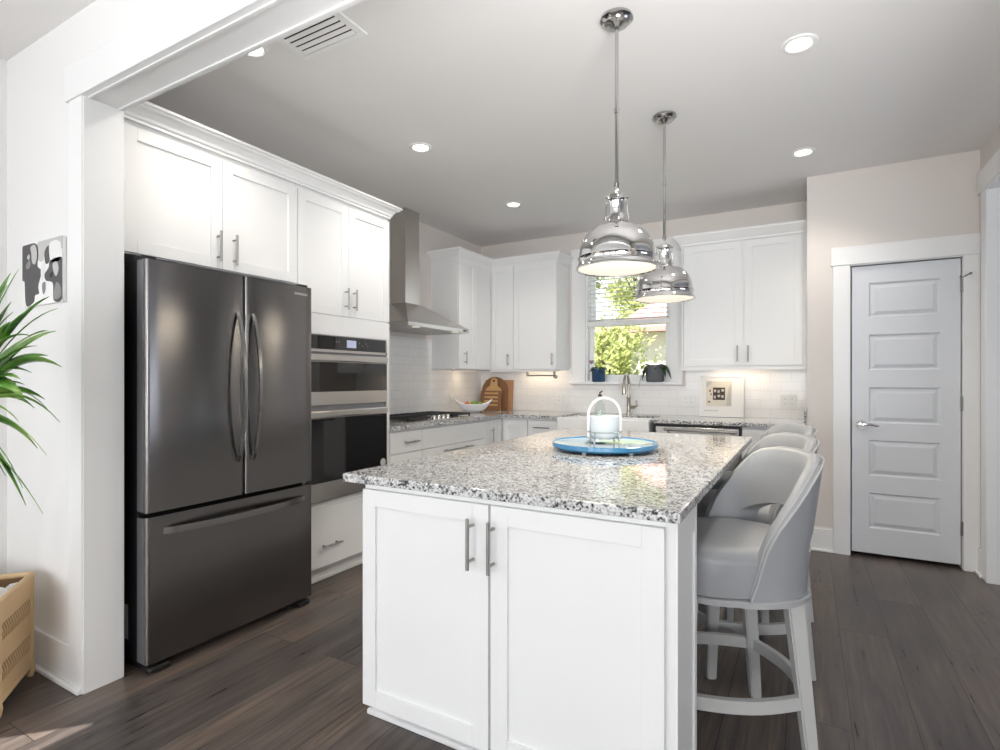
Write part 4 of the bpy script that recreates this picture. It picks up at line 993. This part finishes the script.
blob([(0, .97), (.12, 1), (.36, .98), (.42, .80), (.40, .62), (.50, .52), (.42, .30), (.44, .18), (.34, .16), (.30, .05), (.10, .02), (.06, .40), (.0, .46)], 1, 0)
blob([(.22, .95), (.34, .96), (.39, .80), (.34, .66), (.26, .70), (.24, .84)], 2, 2)
blob([(.12, .70), (.20, .74), (.22, .66), (.16, .60), (.10, .63)], 2, 1); blob([(.13, .80), (.18, .84), (.20, .78), (.16, .75)], 2, 2)
blob([(.42, 1), (1, 1), (1, .80), (.92, .86), (.70, .88), (.58, .80), (.55, .68), (.42, .72)], 1, 2)
blob([(.58, .82), (.66, .90), (.72, .84), (.70, .66), (.62, .62), (.58, .70)], 2, 0)
blob([(.70, .92), (.86, .95), (.97, .88), (.96, .66), (.86, .62), (.72, .66)], 3, 4)
blob([(.72, .66), (.96, .68), (1, .58), (1, .05), (.80, .04), (.78, .30), (.62, .36), (.58, .46), (.68, .56)], 3, 0)
blob([(.78, .60), (.88, .62), (.92, .50), (.86, .40), (.80, .48)], 4, 2); blob([(.72, .46), (.78, .48), (.77, .40), (.71, .40)], 4, 5)
blob([(.50, .62), (.58, .70), (.60, .52), (.54, .38), (.49, .46)], 4, 4); blob([(.52, .32), (.60, .34), (.60, .20), (.54, .16)], 4, 1); blob([(.80, .06), (.98, .08), (.96, .24), (.86, .30)], 5, 1)
q.build('print', ['art_dark', 'art_mid', 'art_light', 'art_white', 'canvas', 'art_black'], CA, normals=False)

# rattan basket set at an angle in the corner
b1 = Vector((-2.846, 1.030, 0)); e1 = Vector((.80, -.60, 0)); e2 = Vector((-.60, -.80, 0)); bw, bl = .335, .50
TB3 = lambda v: b1 + e1 * v[0] + e2 * v[1] + Vector((0, 0, v[2]))
BK = thing('rattan_basket', 'rectangular woven rattan basket on feet below the dog canvas', 'basket', TB3((bw / 2, bl / 2, 0)))
m = MB(TB3)
for (a0, a1, c0, c1) in ((.012, bw - .012, .008, .016), (.012, bw - .012, bl - .016, bl - .008), (.008, .016, .012, bl - .012), (bw - .016, bw - .008, .012, bl - .012)):
    for z0, z1 in ((.05, .12), (.185, .27), (.335, .415)): m.box(a0, a1, c0, c1, z0, z1)
m.box(.01, bw - .01, .01, bl - .01, .05, .058); m.build('weave', 'rattan', BK)
for zc, hh in ((.1525, .0345), (.3025, .0345)):
    m = MB(TB3)
    n1 = 16
    for i in range(n1):
        a = .02 + (bw - .04) * i / (n1 - 1)
        for c in (.012, bl - .012): m.tube([(a - .008, c, zc - hh), (a - .003, c - .004, zc), (a + .010, c, zc + hh)], .0042, 6)
    n2 = 24
    for i in range(n2):
        a = .02 + (bl - .04) * i / (n2 - 1)
        for c in (.012, bw - .012): m.tube([(c, a - .008, zc - hh), (c + (.004 if c > .1 else -.004), a - .003, zc), (c, a + .010, zc + hh)], .0042, 6)
    m.build('open_weave_band', 'rattan_rail', BK)
for z, r, nm in ((.426, .013, 'rim'), (.05, .011, 'bottom_rail')):
    m = MB(TB3); m.tube([(0.008, .008, z), (bw - .008, .008, z), (bw - .008, bl - .008, z), (.008, bl - .008, z)], r, 10, loop=True)
    m.build(nm, 'rattan_rail', BK)
for a in (.012, bw - .012):
    for c in (.012, bl - .012):
        m = MB(TB3); m.tube([(a, c, 0), (a, c, .03), (a, c, .06), (a, c, .425)], [.011, .017, .0125, .0125], 12); m.build('post', 'rattan_rail', BK)
m = MB(TB3); m.box(.02, bw - .02, .02, bl - .02, .059, .065); m.box(.017, .0195, .02, bl - .02, .06, .42); m.box(bw - .0195, bw - .017, .02, bl - .02, .06, .42); m.box(.02, bw - .02, .017, .0195, .06, .42); m.box(.02, bw - .02, bl - .0195, bl - .017, .06, .42); m.build('lining', 'lining', BK)
m = MB(TB3); n = 22; P = []
for i in range(n + 1):
    row = []
    for j in range(n + 1):
        a = .026 + (bw - .052) * i / n; c = .026 + (bl - .052) * j / n; ed = min(i, j, n - i, n - j) / n
        row.append((a, c, .362 + .075 * min(1, ed * 5) + .018 * math.sin(i * .9 + j * .5) + .012 * math.sin(j * 1.3)))
    P.append(row)
m.grid(P); m.grid([[(x, y, .30) for x, y, z in (P[0] if k == 0 else P[-1])] for k in range(2)])
TH = tag(m.build('throw_blanket', 'fabric_white'), 'white throw with black marks folded inside the rattan basket', 'blanket')
m = MB(TB3)
for (i0, j0, s1_, s2_) in ((15, 3, 2, 1), (17, 8, 1, 2), (10, 5, 2, 2), (12, 12, 3, 1), (5, 8, 2, 2), (18, 14, 1, 3)):
    m.grid([[Vector(P[i0 + a][j0 + c]) + Vector((0, 0, .0018)) for c in range(s2_ + 1)] for a in range(s1_ + 1)])
m.build('black_mark', 'fabric_black', TH)

# strap-leaf cane plant standing just outside the left of the frame
PC = Vector((-2.535, .485, 0))
PL = thing('cane_plant', 'tall potted plant with long arching green strap leaves', 'plant', PC)
MB().lathe([(0, .001), (.085, .001), (.092, .02), (.110, .26), (.115, .27), (.106, .27), (.102, .24), (0, .24)], PC, 36).build('pot', 'ceramic', PL)
MB().lathe([(0, .246), (.101, .244)], PC, 24).build('soil', 'soil', PL)
m = MB(); m.tube([PC + Vector((0, 0, .24)), PC + Vector((.05, .04, .6)), PC + Vector((.14, .10, .95)), PC + Vector((.20, .145, 1.12))], [.026, .024, .022, .018], 12); m.build('cane', 'stem', PL)
# leaves: (reach right of view, reach away from view, rise, droop, width) from the crown
RV, FV = R3, F3
leaves = [  # end point in the plant's own frame (right, away, up), control lift, half width
    (.13, .10, .52, .10, .019), (.18, .05, .47, .10, .020), (.25, .16, .45, .12, .022), (.36, .10, .40, .16, .012),
    (.33, .02, .30, .20, .022), (.36, .12, .20, .24, .021), (.36, -.03, .10, .20, .024), (.36, .06, .06, .20, .013), (.35, .12, .01, .24, .016),
    (.24, -.05, -.03, .14, .024), (.28, .03, -.20, .20, .017), (.29, .10, -.30, .12, .016), (.20, .03, -.16, .08, .013), (.17, -.10, -.13, .10, .013),
    (.02, .10, .56, .10, .020), (-.10, .05, .50, .10, .020), (-.22, .15, .40, .15, .021),
    (.08, -.25, .36, .12, .020), (-.08, -.3, .2, .2, .02), (.16, -.2, .22, .15, .022), (.30, -.08, .22, .16, .024), (.10, .28, .34, .15, .02), (-.1, .3, .2, .2, .02), (.26, .18, .33, .14, .020), (.22, -.12, .06, .12, .022), (.14, .02, .28, .10, .023), (.20, .1, .14, .12, .022),
    (.34, .03, .40, .08, .018), (.26, .00, .50, .07, .020), (.21, .07, .53, .06, .020), (.31, -.04, .34, .10, .021), (.29, .12, .24, .14, .024), (.24, -.02, .30, .12, .026), (.33, -.02, .16, .15, .022), (.26, .08, .18, .16, .024), (.30, .00, .02, .17, .022), (.25, .10, .06, .16, .023), (.32, .09, -.10, .17, .014), (.22, -.06, .12, .14, .026), (.27, .05, -.26, .16, .015), (.24, .12, -.08, .17, .018),
    (.31, .06, .27, .14, .020), (.27, .0, .14, .14, .024), (.30, .1, .09, .16, .020), (.22, .04, .38, .1, .022), (.16, .08, .42, .08, .020)]
m = MB()
for i, (rx, fx, up, lift, w_) in enumerate(leaves):
    base = PC + Vector((.20, .145, 1.06 + .06 * ((i * 7) % 5) / 5)); end = PC + Vector((.0, .0, 1.09)) + RV * (rx * .70 + .205) + FV * (fx + .08) + Vector((0, 0, up))
    ctl = (base + end) / 2 + Vector((0, 0, lift * .8 + .02)); P = []; n = 12
    hd_ = (end - base); hd_.z = 0
    if hd_.length < .03: hd_ = RV.copy()
    side = Vector((-hd_.y, hd_.x, 0)).normalized(); tw = .5 * math.sin(i * 2.3)
    side = (side * math.cos(tw) + Vector((0, 0, 1)) * math.sin(tw))
    for k in range(n + 1):
        t_ = k / n; p = base * (1 - t_) ** 2 + ctl * 2 * t_ * (1 - t_) + end * t_ * t_
        ww = w_ * 1.6 * min(1, .35 + 2.2 * t_) * (1 - t_ ** 3.2) + .0006
        P.append([p - side * ww + Vector((0, 0, .25 * ww)), p, p + side * ww + Vector((0, 0, .25 * ww))])
    m.grid(P)
solidify(m.build('foliage', 'leaf', PL, normals=False), .0012)

# ------------------------------------------------------------------ outside the kitchen window
struct(MB().box(-30, 20, 5.5, 50, -.5, -.4).build('lawn', 'grass'), 'green lawn outside the kitchen window', 'lawn')
def tree(x, y, h, r, mt, label, n=900, seed=1, leaf=.07):
    rnd = random.Random(seed); t = thing('tree', label, 'tree', (x, y, -.4))
    m = MB(); m.tube([(x, y, -.4), (x + .05, y, h * .35), (x - .05, y + .05, h * .8)], [.13, .09, .03], 8)
    for k in range(6): a = k * 1.1; m.tube([(x, y, h * (.3 + .07 * k)), (x + r * .5 * math.cos(a), y + r * .5 * math.sin(a), h * (.45 + .07 * k))], [.04, .012], 6)
    m.build('trunk', 'bark', t)
    m = MB()
    cl_ = [(Vector((rnd.gauss(0, .42) * r, rnd.gauss(0, .42) * r, h * (.22 + .74 * rnd.random()))), .25 * r + .25 * r * rnd.random()) for _ in range(24)]
    for _ in range(n):
        c0, cr = rnd.choice(cl_); p = Vector((x, y, 0)) + c0 + Vector((rnd.gauss(0, .5), rnd.gauss(0, .5), rnd.gauss(0, .5))) * cr
        u = Vector((rnd.uniform(-1, 1), rnd.uniform(-1, 1), rnd.uniform(-1, 1))).normalized(); v = u.orthogonal().normalized(); s_ = leaf * (1 + rnd.random())
        m.poly([p + u * s_, p + v * s_ * .55, p - u * s_, p - v * s_ * .55])
    m.build('crown', mt, t, normals=False)
tree(-4.95, 11.8, 4.6, .9, 'foliage_b', 'green tree outside at the left of the window', 2200, 1, .05)
tree(-3.35, 10.3, 2.35, .8, 'foliage_a', 'yellow-green bush outside in the middle of the lower pane', 4200, 2, .035)
tree(-1.75, 10.9, 2.3, .62, 'foliage_c', 'pale bush outside at the right of the lower pane', 2200, 3, .035)
tree(-11.5, 23.5, 8.5, 1.9, 'foliage_c', 'pale tall tree far left beyond the house', 2200, 4, .09)
tree(-6.7, 24.0, 8.5, 2.1, 'foliage_a', 'tall yellow-green tree rising behind the roof', 5200, 5, .08)
tree(-1.8, 24, 8.0, 1.9, 'foliage_b', 'tall green tree far right behind the house', 2200, 6, .09)
HS = thing('neighbour_house', 'house with a pinkish red roof beyond the bushes', 'house', (-1.5, 16.3, -.4))
MB().box(-4.45, 1.6, 14.6, 18.2, -.4, 2.56).build('wall', 'siding', HS)
m = MB(); m.rings([[(-4.78, 14.2, 2.50), (1.9, 14.2, 2.50), (1.9, 18.6, 2.50), (-4.78, 18.6, 2.50)], [(-4.78, 14.2, 2.63), (1.9, 14.2, 2.63), (1.9, 18.6, 2.63), (-4.78, 18.6, 2.63)], [(-2.6, 16.3, 4.2), (-.2, 16.3, 4.2), (-.2, 16.5, 4.2), (-2.6, 16.5, 4.2)]], smooth=False); m.build('roof', 'roof', HS)
for x in (-1.2, .6): q = MB(); q.box(x - .45, x + .45, 14.56, 14.6, .7, 1.9); q.build('window', 'art_dark', HS)
